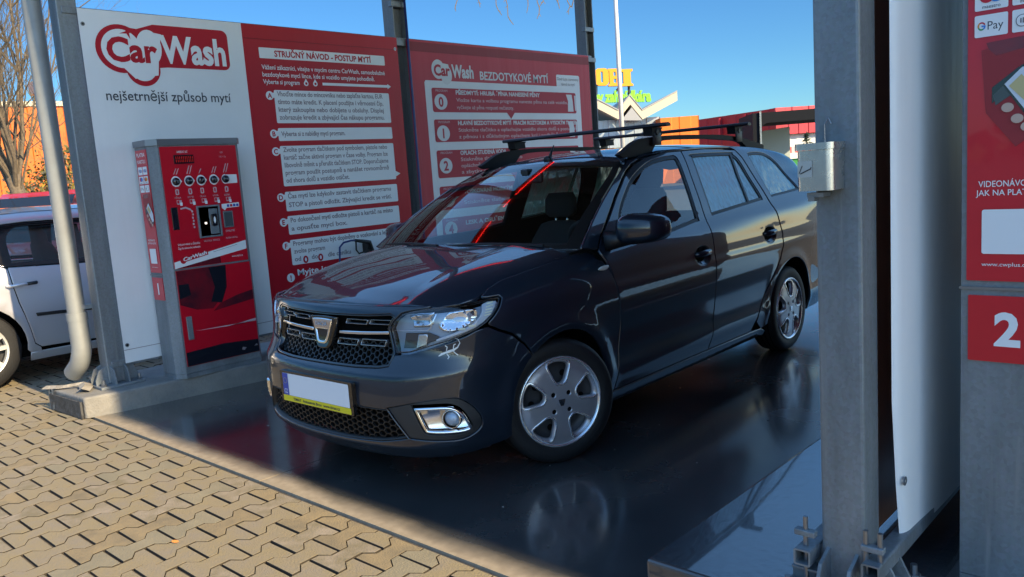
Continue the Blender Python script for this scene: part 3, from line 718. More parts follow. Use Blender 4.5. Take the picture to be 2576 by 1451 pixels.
# ================================================================ payment cabinets
mat("cab_red", (.58, .007, .022), .28, coat=.5, noise=(3, .5, (.50, .006, .02))); mat("cab_dark", (.012, .014, .022), .12, coat=.6)
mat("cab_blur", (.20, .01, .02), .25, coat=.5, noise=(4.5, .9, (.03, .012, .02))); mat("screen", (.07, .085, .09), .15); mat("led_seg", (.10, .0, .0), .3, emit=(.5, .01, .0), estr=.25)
mat("blue_ink", (.02, .06, .35), .5); mat("mc_red", (.55, .01, .03), .4); mat("mc_orange", (.75, .28, .02), .4); mat("mc_blue", (.03, .22, .65), .4); mat("mc_violet", (.10, .05, .35), .4)
mat("skin_print", (.55, .38, .30), .5); mat("phone_scr", (.62, .66, .72), .3); mat("yellow_print", (.55, .46, .22), .5); mat("brown_print", (.30, .022, .028), .4); mat("gp_green", (.03, .30, .08), .4)
def cabinet(num, label, x0, y0, sc):
    r = thing("payment_cabinet", label, "payment machine", (x0, y0, 0), 0, "payment cabinets of the wash bays"); r.scale = (sc,) * 3
    zb, zt = .172 / (sc if sc > 1 else 1), 1.755
    foot = [(0, 0), (.185, 0), (.245, .05), (.245, .625), (.20, .66), (0, .66)]
    b = MB(); b.prism(foot, zt - zb, "galv_dull", None, zb); b.build("housing", r, angle=30)
    capf = [(-.006, -.008), (.190, -.008), (.255, .045), (.255, .632), (.205, .672), (-.006, .672)]
    b = MB(); b.prism(capf, .042, "steel_dark", None, zt + .0005); b.build("cap", r)
    b = MB(); b.prism([(a * 1.01, c) for a, c in foot], .03, "galv", None, zb - .032); b.build("plinth", r)
    # front door panels, facing +X (u = local y)
    P = lambda w: plane_x(.245 + w)
    d = MB(); d.prism(rrect(.058, .912, .615, 1.745, .004), .006, "cab_red", P(.0005)); door = d.build("upper_door", r)
    t = MB(); u0 = lambda v: v + .46
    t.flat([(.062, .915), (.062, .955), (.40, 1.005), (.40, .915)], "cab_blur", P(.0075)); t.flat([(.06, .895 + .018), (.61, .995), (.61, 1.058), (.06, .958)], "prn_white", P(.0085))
    t.flat([(u0(-.35), .948), (u0(-.15), .985), (u0(-.15), 1.018), (u0(-.35), .985)], "prn_red", P(.0098)); put_text(t, "CarWash", u0(-.335), .958, .036, "prn_white", P(.011), width=.175, bold=.03, slope=.19)
    t.flat(ell(u0(-.335), .966, .022, .024), "prn_red", P(.0096)); t.flat([(u0(-.11), .998), (u0(.08), 1.032), (u0(.08), 1.034), (u0(-.11), 1.0)], "prn_ink", P(.0098))
    put_text(t, "KREDIT Kč", u0(-.285), 1.70, .022, "prn_white", P(.008), width=.075)
    put_text(t, "Vrácení mincí a zůstatku", u0(-.36), 1.068, .024, "prn_white", P(.008), width=.16); put_text(t, "Čipy do mincovníku nevhazujte", u0(-.36), 1.042, .022, "prn_white", P(.008), width=.16)
    put_text(t, "www.cwplus.cz", u0(.03), .945, .022, "prn_white", P(.0078), width=.085)
    for k, (uu, zz) in enumerate(((-.317, 1.508), (-.224, 1.508), (-.136, 1.508), (-.041, 1.508), (.048, 1.507))):
        uu = u0(uu)
        for j in range((2, 2, 1, 2, 2)[k]):
            hh = (.038, .055, .03, .04, .06)[k]; xx = uu - .012 + j * .018
            t.flat([(xx, zz + .048), (xx + .006, zz + .048), (xx + .018 + hh * .2, zz + .05 + hh), (xx + .012 + hh * .2, zz + .05 + hh)], "prn_pink", P(.008))
        if k < 4:
            t.flat([(uu + .044, zz)] + [(uu + .034 * cos(radians(a)), zz + .037 * sin(radians(a))) for a in range(40, 321, 14)], "prn_white", P(.0082))
        else:
            t.flat([(uu + .09, zz + .029), (uu, zz + .031)] + [(uu + .03 * cos(radians(a)), zz + .035 * sin(radians(a))) for a in range(90, 271, 14)] + [(uu, zz - .033), (uu + .09, zz - .031)], "prn_white", P(.0082))
        t.flat(rrect(uu - .013, zz - .092, uu + .013, zz - .052, .008, 3), "prn_pink", P(.0082)); t.flat(rrect(uu - .006, zz - .084, uu + .004, zz - .060, .003, 2), "cab_red", P(.0092))
        put_text(t, ("PĚNA", "MYTÍ", "OPLACH", "VOSK", "LESK")[k], uu, zz - .118, .018, "prn_pink", P(.0082), width=.045, align='c')
        t.flat(rrect(uu - .012, zz - .158, uu + .024, zz - .128, .002, 2), "prn_pink", P(.0082)); t.flat(rrect(uu - .009, zz - .15, uu + .006, zz - .131, .002, 2), "cab_red", P(.0092))
        t.flat(rrect(uu + .009, zz - .167, uu + .027, zz - .145, .002, 2), "prn_white", P(.0095))
    for k in range(6):
        a = k * 14
        t.flat(rrect(u0(-.235) + .004 * (k % 2), 1.29 - k * .022, u0(-.222) + .004 * (k % 2), 1.304 - k * .022, .004, 2), "prn_pink", P(.0082))
    t.flat([(u0(-.31), 1.325), (u0(-.27), 1.332), (u0(-.235), 1.315), (u0(-.225), 1.295), (u0(-.24), 1.305), (u0(-.272), 1.32), (u0(-.31), 1.315)], "prn_pink", P(.0082))
    t.flat([(u0(-.005), 1.300), (u0(.13), 1.304), (u0(.13), 1.335), (u0(-.005), 1.331)], "prn_white", P(.0082)); t.flat([(u0(0), 1.300), (u0(.03), 1.300), (u0(.016), 1.285)], "prn_white", P(.0082))
    for k in range(4): t.flat(rrect(u0(.035 + k * .024), 1.308, u0(.053 + k * .024), 1.326, .002, 2), "blue_ink" if k != 1 else "mc_red", P(.0092))
    put_text(t, "ONLINE", u0(.005), 1.13, .022, "prn_pink", P(.0082), width=.07); put_text(t, "PLATBA KARTOU", u0(.0), 1.08, .02, "prn_pink", P(.0082), width=.09)
    put_text(t, "VRATKA", u0(-.17), 1.075, .02, "prn_pink", P(.0082), width=.06); put_text(t, "MINCE", u0(-.10), 1.075, .02, "prn_pink", P(.0082), width=.05)
    put_text(t, "1 Kč = 1 čip", u0(.02), 1.66, .018, "prn_pink", P(.0082), width=.05); put_text(t, "EUR", u0(.03), 1.69, .018, "prn_pink", P(.0082), width=.02)
    t.build("lettering", door)
    for k, (uu, zz) in enumerate(((-.317, 1.508), (-.224, 1.508), (-.136, 1.508), (-.041, 1.508), (.048, 1.507))):
        kb = MB(); kb.lathe([(.0, .022), (.012, .022), (.021, .018), (.026, .010), (.027, 0)], "cab_dark", P(.009) @ Matrix.Translation((u0(uu), zz, 0)), 20)
        kb.box((.262 + .0125, u0(uu), zz), (.006, .006, .026), "steel_dark", rot=(.5 + k, 0, 0)); kb.build("push_button", r, smooth=False, angle=40)
    ds = MB(); ds.box((.2535, u0(-.2415), 1.657), (.006, .142, .06), "cab_dark")
    for k in range(5):
        x = u0(-.30) + k * .026
        for z1, z2 in ((1.637, 1.655), (1.659, 1.677)):
            ds.flat([(x, z1), (x + .004, z1), (x + .004, z2), (x, z2)], "led_seg", P(.0128)); ds.flat([(x + .014, z1), (x + .018, z1), (x + .018, z2), (x + .014, z2)], "led_seg", P(.0128))
    ds.build("display", r)
    c = MB(); c.box((.252, u0(-.354), 1.256), (.008, .046, .155), "cab_dark", bev=.003); c.build("coin_slot", r)
    c = MB()
    for cy, cz, dy, dz in ((u0(-.111), 1.325, .171, .012), (u0(-.111), 1.111, .171, .012), (u0(-.191), 1.218, .012, .202), (u0(-.031), 1.218, .012, .202)):
        c.box((.256, cy, cz), (.018, dy, dz), "galv", bev=.002)
    c.box((.2495, u0(-.111), 1.218), (.004, .149, .203), "screen"); c.box((.2525, u0(-.075), 1.215), (.006, .066, .18), "galv", bev=.003)
    c.box((.2565, u0(-.075), 1.225), (.004, .045, .085), "cab_dark", bev=.008); c.flat(ell(u0(-.072), 1.225, .008, .024), "prn_white", P(.0142)); c.flat(rrect(u0(-.145), 1.20, u0(-.13), 1.213, .002), mat("lamp_white%s" % num, (.8, .8, .7), .3, emit=(1, .95, .8), estr=1.2), P(.0072))
    c.build("card_reader", r)
    c = MB(); c.box((.2528, u0(.035), 1.22), (.007, .075, .118), "galv", bev=.003); c.box((.2568, u0(.035), 1.22), (.003, .06, .10), "screen"); c.build("lcd_window", r)
    d = MB(); d.prism(rrect(.062, .222, .622, .898, .004), .006, "cab_red", P(.0005)); low = d.build("lower_door", r)
    t = MB()
    def blob(pts, m, w): t.flat(pts, m, P(w))
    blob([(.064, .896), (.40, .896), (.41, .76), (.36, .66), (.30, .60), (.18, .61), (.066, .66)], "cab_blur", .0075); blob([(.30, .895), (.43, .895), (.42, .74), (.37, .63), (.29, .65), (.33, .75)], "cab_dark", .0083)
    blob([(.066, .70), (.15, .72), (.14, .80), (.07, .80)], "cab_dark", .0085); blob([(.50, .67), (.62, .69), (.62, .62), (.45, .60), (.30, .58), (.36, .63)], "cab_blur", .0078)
    blob([(.14, .463), (.35, .462), (.62, .455), (.62, .415), (.62, .40), (.40, .445), (.14, .455)][:4] + [(.62, .475), (.40, .452)], "prn_pink", .0076)
    blob([(.064, .224), (.62, .224), (.62, .315), (.35, .335), (.064, .322)], "cab_dark", .0079)
    blob([(.48, .262), (.50, .255), (.52, .27), (.49, .28)], "prn_grey", .0088); blob([(.58, .27), (.61, .27), (.605, .285)], "prn_grey", .0088)
    t.build("door_print", low)
    h = MB(); h.box((.257, u0(-.349), .49), (.012, .040, .165), "galv_dull", bev=.004); h.build("door_handle", low)
    # side strip facing -Y (u = local x)
    S = lambda w: plane_my(-w)
    d = MB(); d.prism(rrect(.012, .893, .178, 1.735, .003), .004, "cab_red", S(.0006)); sp = d.build("side_panel", r)
    t = MB()
    put_text(t, "PLATBA", .032, 1.690, .036, "prn_white", S(.006), width=.125, bold=.01); put_text(t, "KARTOU", .034, 1.645, .034, "prn_white", S(.006), width=.12, bold=.01)
    for row, (z1, z0) in enumerate(((1.622, 1.568), (1.557, 1.507), (1.497, 1.449))):
        for ccol in (0, 1):
            xa = .026 + ccol * .074
            t.flat(rrect(xa, z0, xa + .066, z1, .003, 2), "prn_white", S(.0062)); cx, cz = xa + .033, (z0 + z1) / 2
            if row == 0: put_text(t, "VISA", cx, cz - .011, .03, "blue_ink", S(.0072), width=.048, bold=.02, align='c', shear=.15)
            if row == 1:
                t.flat(ell(cx - .009, cz + .005, .0145), "mc_red", S(.0070)); t.flat(ell(cx + .010, cz + .005, .0145), "mc_orange" if ccol else "mc_blue", S(.0074)); t.flat(ell(cx + .0005, cz + .005, .004, .010), "mc_violet" if not ccol else "mc_orange", S(.0080))
                put_text(t, "mastercard" if ccol else "maestro", cx, cz - .021, .011, "prn_ink", S(.0072), width=.036, align='c')
            if row == 2 and not ccol:
                for a0, a1, mm in ((20, 120, "mc_red"), (120, 200, "mc_orange"), (200, 300, "gp_green"), (300, 350, "mc_blue")):
                    pts = [(xa + .014 + .0082 * cos(radians(a)), cz + .0092 * sin(radians(a))) for a in range(a0, a1 + 1, 10)] + [(xa + .014 + .0052 * cos(radians(a)), cz + .0060 * sin(radians(a))) for a in range(a1, a0 - 1, -10)]
                    t.flat(pts, mm, S(.0072))
                t.flat(rrect(xa + .014, cz - .0016, xa + .0222, cz + .0016, .0006, 2), "mc_blue", S(.0075)); put_text(t, "Pay", xa + .026, cz - .009, .026, "prn_ink", S(.0072), width=.031)
            if row == 2 and ccol:
                t.flat(rrect(xa + .007, cz - .013, xa + .059, cz + .013, .012), "prn_ink", S(.0070)); t.flat(rrect(xa + .0085, cz - .0117, xa + .0575, cz + .0117, .0108), "prn_white", S(.0074))
                for k in range(4): t.flat(rrect(xa + .016 + k * .0045, cz - .005 - k * .0008, xa + .018 + k * .0045, cz + .005 + k * .0008, .0005, 1), "prn_ink", S(.008))
    # printed hand with a telephone
    t.flat([(.04, 1.42), (.16, 1.44), (.176, 1.41), (.176, 1.25), (.11, 1.20), (.05, 1.28)], "brown_print", S(.0062)); t.flat([(.05, 1.435), (.13, 1.44), (.13, 1.415), (.07, 1.405), (.055, 1.42)], "cab_blur", S(.0064))
    t.flat([(.062, 1.30), (.115, 1.345), (.115, 1.375), (.062, 1.335)], "cab_dark", S(.0068)); t.flat([(.064, 1.318), (.108, 1.36), (.108, 1.32), (.070, 1.295)], "screen", S(.0074))
    ph = [(.0825, 1.340), (.120, 1.378), (.126, 1.378), (.176, 1.31), (.176, 1.24), (.165, 1.228), (.15, 1.235)]
    t.flat(ph, "cab_dark", S(.0079)); t.flat([(.087, 1.340), (.121, 1.373), (.125, 1.373), (.176, 1.302), (.176, 1.25), (.152, 1.244)], "phone_scr", S(.0086)); t.flat([(.096, 1.335), (.120, 1.358), (.150, 1.322), (.128, 1.298)], "yellow_print", S(.0092))
    for fx, fz in ((.094, 1.288), (.113, 1.262), (.132, 1.243), (.150, 1.225)): t.flat(ell(fx, fz, .0125, .0105, 14), "skin_print", S(.0096))
    put_text(t, "VIDEONÁVOD", .036, 1.112, .020, "prn_white", S(.0062), width=.11, bold=.006); put_text(t, "JAK NA PLATBU", .031, 1.092, .019, "prn_white", S(.0062), width=.125, bold=.006)
    t.flat(rrect(.044, .957, .142, 1.060, .005), "prn_white", S(.0062)); put_text(t, "www.cwplus.cz", .044, .928, .013, "prn_white", S(.0062), width=.095)
    t.build("print", sp)
    d = MB(); d.prism(rrect(.016, .700, .178, .858, .003), .004, "cab_red", S(.0006)); put_text(d, num, .098, .742, .108, "prn_white", S(.0052), bold=.035, align='c'); d.build("number_plate", r)
    d = MB(); d.box((.09, -.003, .875), (.186, .006, .006), "steel_dark"); d.box((.2455, .34, .905), (.012, .58, .010), "galv"); d.build("joint_strip", r)
    return r
cabinet("1", "red and steel payment cabinet number 1 in front of the white banner", -2.49, -.46, 1.0)
cabinet("2", "large red and grey payment cabinet number 2 with card logos, cut by the photo edge", 2.660, -.46, 1.146)

# ================================================================ hose and spray gun on the wall
h = MB(); h.tube([(-2.535, 2.135, 3.6), (-2.535, 2.14, 2.4), (-2.53, 2.13, 1.2), (-2.52, 2.12, .55), (-2.45, 2.0, .30)], .011, "hose_blue", 10)
tag(h.build("blue_hose", smooth=True), "dark blue pressure hose hanging down the middle steel post", "hose")
sg = thing("spray_gun", "black spray gun with looped hose hung on the red banner above the hood", "spray gun", (-2.45, 1.38, .87))
h = MB(); h.tube([(0, -.29, -.35), (0, -.275, -.10), (0, -.262, .02), (0, -.22, .055), (0, -.14, .065), (0, -.06, .058)], .008, "hose_blue", 8); h.build("hose_loop", sg, smooth=True)
h = MB(); h.tube([(0, -.10, .062), (0, -.02, .045), (0, .05, .03), (0, .075, -.05), (0, .085, -.09)], [.012, .016, .02, .018, .012], "blk_rubber", 8); h.build("grip", sg, smooth=True)
h = MB(); h.tube([(0, -.09, .055), (0, -.095, -.02), (0, -.07, -.055), (0, .06, -.035)], .007, "blk_rubber", 8); h.build("trigger_guard", sg, smooth=True)
h = MB(); h.box((-.05, .06, -.02), (.08, .05, .09), "blk_rubber", bev=.01); h.build("holder", sg)
# ================================================================ the dark estate car
def paint(name, col, metal=.0, rough=.5):
    m = mat(name, col, rough, metal, coat=1.0, spec=.25)
    m.node_tree.nodes["Principled BSDF"].inputs["Coat IOR"].default_value = 1.58
    m.node_tree.nodes["Principled BSDF"].inputs["Coat Roughness"].default_value = .006
    return m
paint("car_paint", (.0065, .0125, .0230))
def wet_paint(m):
    t = m.node_tree; b = t.nodes["Principled BSDF"]; L = t.links.new; tc = t.nodes.new("ShaderNodeTexCoord")
    mp = t.nodes.new("ShaderNodeMapping"); mp.inputs["Scale"].default_value = (30, 30, 2.6); n = t.nodes.new("ShaderNodeTexNoise"); n.inputs["Scale"].default_value = 1; n.inputs["Detail"].default_value = 4
    L(tc.outputs["Object"], mp.inputs[0]); L(mp.outputs[0], n.inputs["Vector"])
    r = t.nodes.new("ShaderNodeMapRange"); r.inputs["From Min"].default_value = .58; r.inputs["From Max"].default_value = .78; r.inputs["To Min"].default_value = .003; r.inputs["To Max"].default_value = .09
    L(n.outputs["Fac"], r.inputs["Value"]); L(r.outputs[0], b.inputs["Coat Roughness"])
    d = t.nodes.new("ShaderNodeTexVoronoi"); d.inputs["Scale"].default_value = 130; L(tc.outputs["Object"], d.inputs["Vector"])
    q = t.nodes.new("ShaderNodeMapRange"); q.inputs["From Min"].default_value = .0; q.inputs["From Max"].default_value = .25; q.inputs["To Min"].default_value = 1; q.inputs["To Max"].default_value = 0; L(d.outputs["Distance"], q.inputs["Value"])
    bp = t.nodes.new("ShaderNodeBump"); bp.inputs["Strength"].default_value = .012; bp.inputs["Distance"].default_value = .002; L(q.outputs[0], bp.inputs["Height"]); L(bp.outputs[0], b.inputs["Coat Normal"])
wet_paint(MATS["car_paint"]); mat("car_black", (.010, .010, .011), .45); mat("rail_black", (.007, .007, .008), .55, spec=.2); mat("car_gloss_black", (.008, .008, .009), .12, coat=.5)
mat("car_trim", (.022, .023, .025), .55); mat("gap_black", (.002, .002, .002), .9, spec=.1); mat("chrome", (.80, .81, .83), .07, 1.0); mat("chrome_soft", (.62, .63, .66), .22, 1.0)
mat("hub_silver", (.43, .42, .45), .34, .6, coat=.3); mat("hub_edge", (.75, .76, .79), .25, .8); mat("hub_dark", (.05, .05, .054), .5, .5); mat("tyre", (.007, .007, .008), .6, bump=(120, .15))
mat("seat_cloth", (.030, .030, .032), .9); mat("cabin", (.02, .02, .021), .8); mat("headliner", (.20, .195, .18), .9)
glass_mat("windscreen", (.86, .91, .87), 1.0); glass_mat("side_glass", (.70, .78, .76), 1.1); glass_mat("wet_glass", (.62, .74, .74), 1.4, .0, (.85, (.34, .82, .95))); glass_mat("lens_clear", (.93, .95, .97), 1.0)  # the wet panes' film is tinted cyan in place of reflected sky
mat("lamp_dark", (.36, .43, .52), .3, .2, coat=.3); mat("lamp_led", (.92, .90, .68), .3); mat("lamp_pale", (.60, .64, .69), .25); mat("tail_red", (.35, .012, .02), .1, coat=1.0); mat("amber_clear", (.7, .66, .58), .15)
mat("plate_white", (.72, .74, .77), .35); mat("plate_blue", (.015, .055, .35), .35); mat("plate_yellow", (.70, .58, .02), .4); mat("sticker_white", (.72, .72, .70), .4)

CAR = thing("estate_car", "dark grey estate car with black roof bars standing in the wash bay", "car", (0, 0, 0), .0205)

def lut(tab):
    """natural cubic spline through a table (x, y)"""
    xs = [t[0] for t in tab]; ys = [t[1] for t in tab]; n = len(xs)
    a = [0] * n; b = [1] * n; c = [0] * n; d = [0] * n
    for i in range(1, n - 1):
        h0, h1 = xs[i] - xs[i - 1], xs[i + 1] - xs[i]
        a[i], b[i], c[i] = h0, 2 * (h0 + h1), h1; d[i] = 6 * ((ys[i + 1] - ys[i]) / h1 - (ys[i] - ys[i - 1]) / h0)
    for i in range(1, n):
        w = a[i] / b[i - 1]; b[i] -= w * c[i - 1]; d[i] -= w * d[i - 1]
    m = [0] * n; m[-1] = d[-1] / b[-1]
    for i in range(n - 2, -1, -1): m[i] = (d[i] - c[i] * m[i + 1]) / b[i]
    def f(x):
        if x <= xs[0]: i = 0
        elif x >= xs[-1]: i = n - 2
        else:
            lo, hi = 0, n - 1
            while hi - lo > 1:
                k = (lo + hi) // 2
                if xs[k] <= x: lo = k
                else: hi = k
            i = lo
        x = min(max(x, xs[0]), xs[-1])
        h = xs[i + 1] - xs[i]; A = (xs[i + 1] - x) / h; B = (x - xs[i]) / h
        return A * ys[i] + B * ys[i + 1] + ((A ** 3 - A) * m[i] + (B ** 3 - B) * m[i + 1]) * h * h / 6
    return f
def lin(tab):
    def f(x):
        if x <= tab[0][0]: return tab[0][1]
        for (a, b), (c, d) in zip(tab, tab[1:]):
            if x <= c: return b + (d - b) * (x - a) / (c - a)
        return tab[-1][1]
    return f
def sstep(a, b, x):
    t = min(max((x - a) / (b - a), 0), 1); return t * t * (3 - 2 * t)

# half width of the side by height; shoulder, belt and tumblehome included
P_side = lut([(.14, .745), (.19, .785), (.24, .806), (.285, .818), (.325, .831), (.365, .8365), (.41, .8345), (.46, .8355), (.54, .844), (.62, .853), (.70, .8595), (.76, .8625), (.80, .862), (.825, .8565), (.86, .8535), (.91, .848), (.95, .841), (.985, .826), (1.02, .806), (1.06, .7875), (1.10, .7725), (1.2, .736), (1.3, .697), (1.38, .664), (1.43, .640), (1.46, .622), (1.48, .600), (1.495, .565)])
Rc = lut([(.90, 1.435), (1.0, 1.462), (1.2, 1.496), (1.5, 1.518), (1.9, 1.528), (2.3, 1.522), (2.7, 1.500), (3.0, 1.468), (3.25, 1.425), (3.4, 1.37), (3.5, 1.30)])
Taper = lut([(.2, 1.0), (.5, 1.0), (1.5, 1.0), (2.4, 1.0), (2.8, .995), (3.1, .978), (3.3, .950), (3.45, .90), (3.55, .84), (3.63, .72), (3.66, .55)])
def flare(y, z):
    o = 0
    for yc in (0.0, 2.634):
        r = hypot(y - yc, z - .305)
        if z < .85: o += .012 * math.exp(-((r - .37) / .05) ** 2)
    return o
def SIDE(y, z):
    zt = Rc(y) - .043
    ze = z + (1 - sstep(.3, .95, y)) * .028 * sstep(.85, .95, z) - max(0, (y - 1.4)) * .055 * sstep(.9, 1.03, z) * (1 - sstep(1.1, 1.3, z))
    if ze > 1.1: ze = 1.1 + (ze - 1.1) * (1.48 - 1.1) / (zt - 1.1)
    x = P_side(ze) * Taper(y) + flare(y, z)
    # haunch over the rear wheel
    x += .016 * math.exp(-((y - 2.95) / .45) ** 2) * math.exp(-((z - .90) / .12) ** 2)
    return Vector((x, y, z))

# plan outline of the nose: (x, y) from the centre round the corner to the side
PLAN = [(0, -.83), (.10, -.829), (.20, -.823), (.30, -.812), (.40, -.795), (.50, -.768), (.58, -.732), (.65, -.684), (.71, -.622), (.755, -.545), (.788, -.45), (.812, -.35), (.832, -.22), (.848, -.08), (.857, .08), (.861, .22), (.862, .45), (.862, .70)]
_s = [0]
for a, b in zip(PLAN, PLAN[1:]): _s.append(_s[-1] + hypot(b[0] - a[0], b[1] - a[1]))
PX = lut([(s, p[0]) for s, p in zip(_s, PLAN)]); PY = lut([(s, p[1]) for s, p in zip(_s, PLAN)]); SMAX = _s[-1]
def s_of_y(y): 
    lo, hi = 0, SMAX
    for _ in range(40):
        k = (lo + hi) / 2
        if PY(k) < y: lo = k
        else: hi = k
    return lo
def s_of_x(x):
    lo, hi = 0, s_of_y(.08)
    for _ in range(40):
        k = (lo + hi) / 2
        if PX(k) < x: lo = k
        else: hi = k
    return lo
Hc = lut([(-.76, .835), (-.72, .856), (-.695, .869), (-.645, .888), (-.585, .909), (-.505, .932), (-.40, .957), (-.30, .978), (-.20, .995), (-.10, 1.010), (0, 1.022), (.10, 1.033), (.25, 1.045), (.6, 1.05)])
CR = lut([(0, 0), (.2, .002), (.4, .007), (.52, .013), (.60, .021), (.68, .038), (.74, .061), (.79, .092), (.825, .125), (.85, .17)])
T_ = [.15, .19, .23, .27, .33, .40, .46, .52, .56, .60, .63, .68, .72, .78, .84, .882, .916, .965, 1.02, 1.083, 1.164]
I_front = lut([(.15, .105), (.19, .055), (.215, .034), (.235, .016), (.27, .006), (.33, .0), (.40, -.004), (.46, -.004), (.52, .001), (.548, .005), (.568, .012), (.588, .027), (.61, .043), (.63, .056), (.68, .072), (.72, .078), (.78, .082), (.84, .087), (.882, .094), (.916, .102), (.965, .132), (1.02, .185), (1.083, .245), (1.164, .325)])
I_low = lut([(z, .862 - P_side(z)) for z in (.14, .19, .24, .285, .325, .36, .40, .46, .54, .62, .70, .72)])
I_side = lut([(t, I_low(t)) for t in (.15, .19, .24, .285, .325, .36, .40, .46, .54, .62, .68, .72)] + list(zip(T_[13:], [.0, .007, .020, .037, .072, .122, .182, .262])))
Z_front = lut(list(zip(T_, T_[:13] + [.775, .812, .835, .849, .866, .886, .908, .932])))
FRAC = lut([(.72, .0), (.78, .25), (.84, .43), (.882, .55), (.916, .65), (.965, .763), (1.02, .867), (1.083, .943), (1.164, 1.0)])
def FRONT(s, t):
    """s runs round the nose from the centre (negative: right half), t up the skin"""
    sg = -1 if s < 0 else 1; s = abs(s)
    x0, y0 = PX(s), PY(s)
    e = .004; tx, ty = PX(min(s + e, SMAX)) - PX(max(s - e, 0)), PY(min(s + e, SMAX)) - PY(max(s - e, 0)); l = hypot(tx, ty); nx, ny = ty / l, -tx / l
    w = sstep(.42, 1.12, s)
    ins = I_front(t) * (1 - w) + I_side(t) * w
    zt = max(Hc(max(y0, -.5)) - .021, .915)
    zs = t if t <= .72 else .72 + (zt - .72) * FRAC(t)
    z = Z_front(t) * (1 - w) + zs * w
    x, y = x0 - nx * ins, y0 - ny * ins
    if y > -.5:
        f = flare(y, z) * sstep(-.5, -.3, y); x += f
    return Vector((sg * max(x, 0) if s > 1e-6 else 0, y, z))
def HOOD(x, y):
    xe = abs(x) + (.862 - PX(s_of_y(min(max(y, -.6), .3)))) * 1.0
    nose = max(0, -.56 - y)
    # two shallow creases along the bonnet
    cr = .006 * (sstep(.40, .47, abs(x) + .10 * (y + .3)) - sstep(.47, .62, abs(x) + .10 * (y + .3)))
    return Vector((x, y, Hc(y + .045 * (abs(x) / .6) ** 2 * -1 * sstep(-.2, -.7, y)) - CR(min(xe, .85)) + cr))
def ROOF(x, y):
    return Vector((x, y, Rc(y) - .046 * (abs(x) / .575) ** 2.4))
EDGE = [(.235, 1.010), (.30, 1.058), (.39, 1.115), (.50, 1.183), (.67, 1.274), (.82, 1.350), (.93, 1.400), (1.0, 1.432)]
def _q3(a, b, c): return lambda v: a * (1 - v) * (1 - 2 * v) + 4 * b * v * (1 - v) + c * v * (2 * v - 1)
_ey, _ez = _q3(.235, .590, 1.0), _q3(1.010, 1.236, 1.432)
EDGE = [(_ey(i / 8), _ez(i / 8)) for i in range(9)]
def SCREEN(u, v):
    p = SIDE(_ey(v), _ez(v)); bow = .13 * (1 - v) + .085 * v
    q = 1 - abs(u) ** 2.2
    return Vector((u * (p.x - .018), p.y - bow * q, p.z + (.006 + .022 * v) * q - .004))

# ---- skin panels
def resample(poly, step):
    out = []; n = len(poly)
    for i in range(n):
        a, b = poly[i], poly[(i + 1) % n]; L = hypot(b[0] - a[0], b[1] - a[1]); k = max(1, int(math.ceil(L / step)))
        for j in range(k): out.append((a[0] + (b[0] - a[0]) * j / k, a[1] + (b[1] - a[1]) * j / k))
    return out
def inset(poly, d):
    n = len(poly); A = sum(poly[i][0] * poly[(i + 1) % n][1] - poly[(i + 1) % n][0] * poly[i][1] for i in range(n)); sg = 1 if A > 0 else -1
    out = []
    for i in range(n):
        p, a, b = poly[i], poly[i - 1], poly[(i + 1) % n]
        e1 = (p[0] - a[0], p[1] - a[1]); e2 = (b[0] - p[0], b[1] - p[1])
        l1, l2 = hypot(*e1) or 1e-9, hypot(*e2) or 1e-9
        n1 = (-e1[1] / l1, e1[0] / l1); n2 = (-e2[1] / l2, e2[0] / l2)
        m = (n1[0] + n2[0], n1[1] + n2[1]); k = m[0] * n1[0] + m[1] * n1[1]; k = max(k, .35)
        out.append((p[0] + sg * d * m[0] / k, p[1] + sg * d * m[1] / k))
    return out
def inside(p, poly):
    r = False; n = len(poly); x, y = p; j = n - 1
    for i in range(n):
        xi, yi = poly[i]; xj, yj = poly[j]
        if (yi > y) != (yj > y) and x < (xj - xi) * (y - yi) / (yj - yi) + xi: r = not r
        j = i
    return r
def smooth_poly(pts, closed=True, sub=4, sharp=()):
    """Catmull-Rom through the points, except at the sharp indices"""
    n = len(pts); out = []
    for i in range(n):
        p0, p1, p2, p3 = pts[i - 1], pts[i], pts[(i + 1) % n], pts[(i + 2) % n]
        if i in sharp: p0 = p1
        if (i + 1) % n in sharp: p3 = p2
        for k in range(sub):
            t = k / sub
            out.append(tuple(.5 * ((2 * p1[d]) + (-p0[d] + p2[d]) * t + (2 * p0[d] - 5 * p1[d] + 4 * p2[d] - p3[d]) * t * t + (-p0[d] + 3 * p1[d] - 3 * p2[d] + p3[d]) * t ** 3) for d in (0, 1)))
    return out
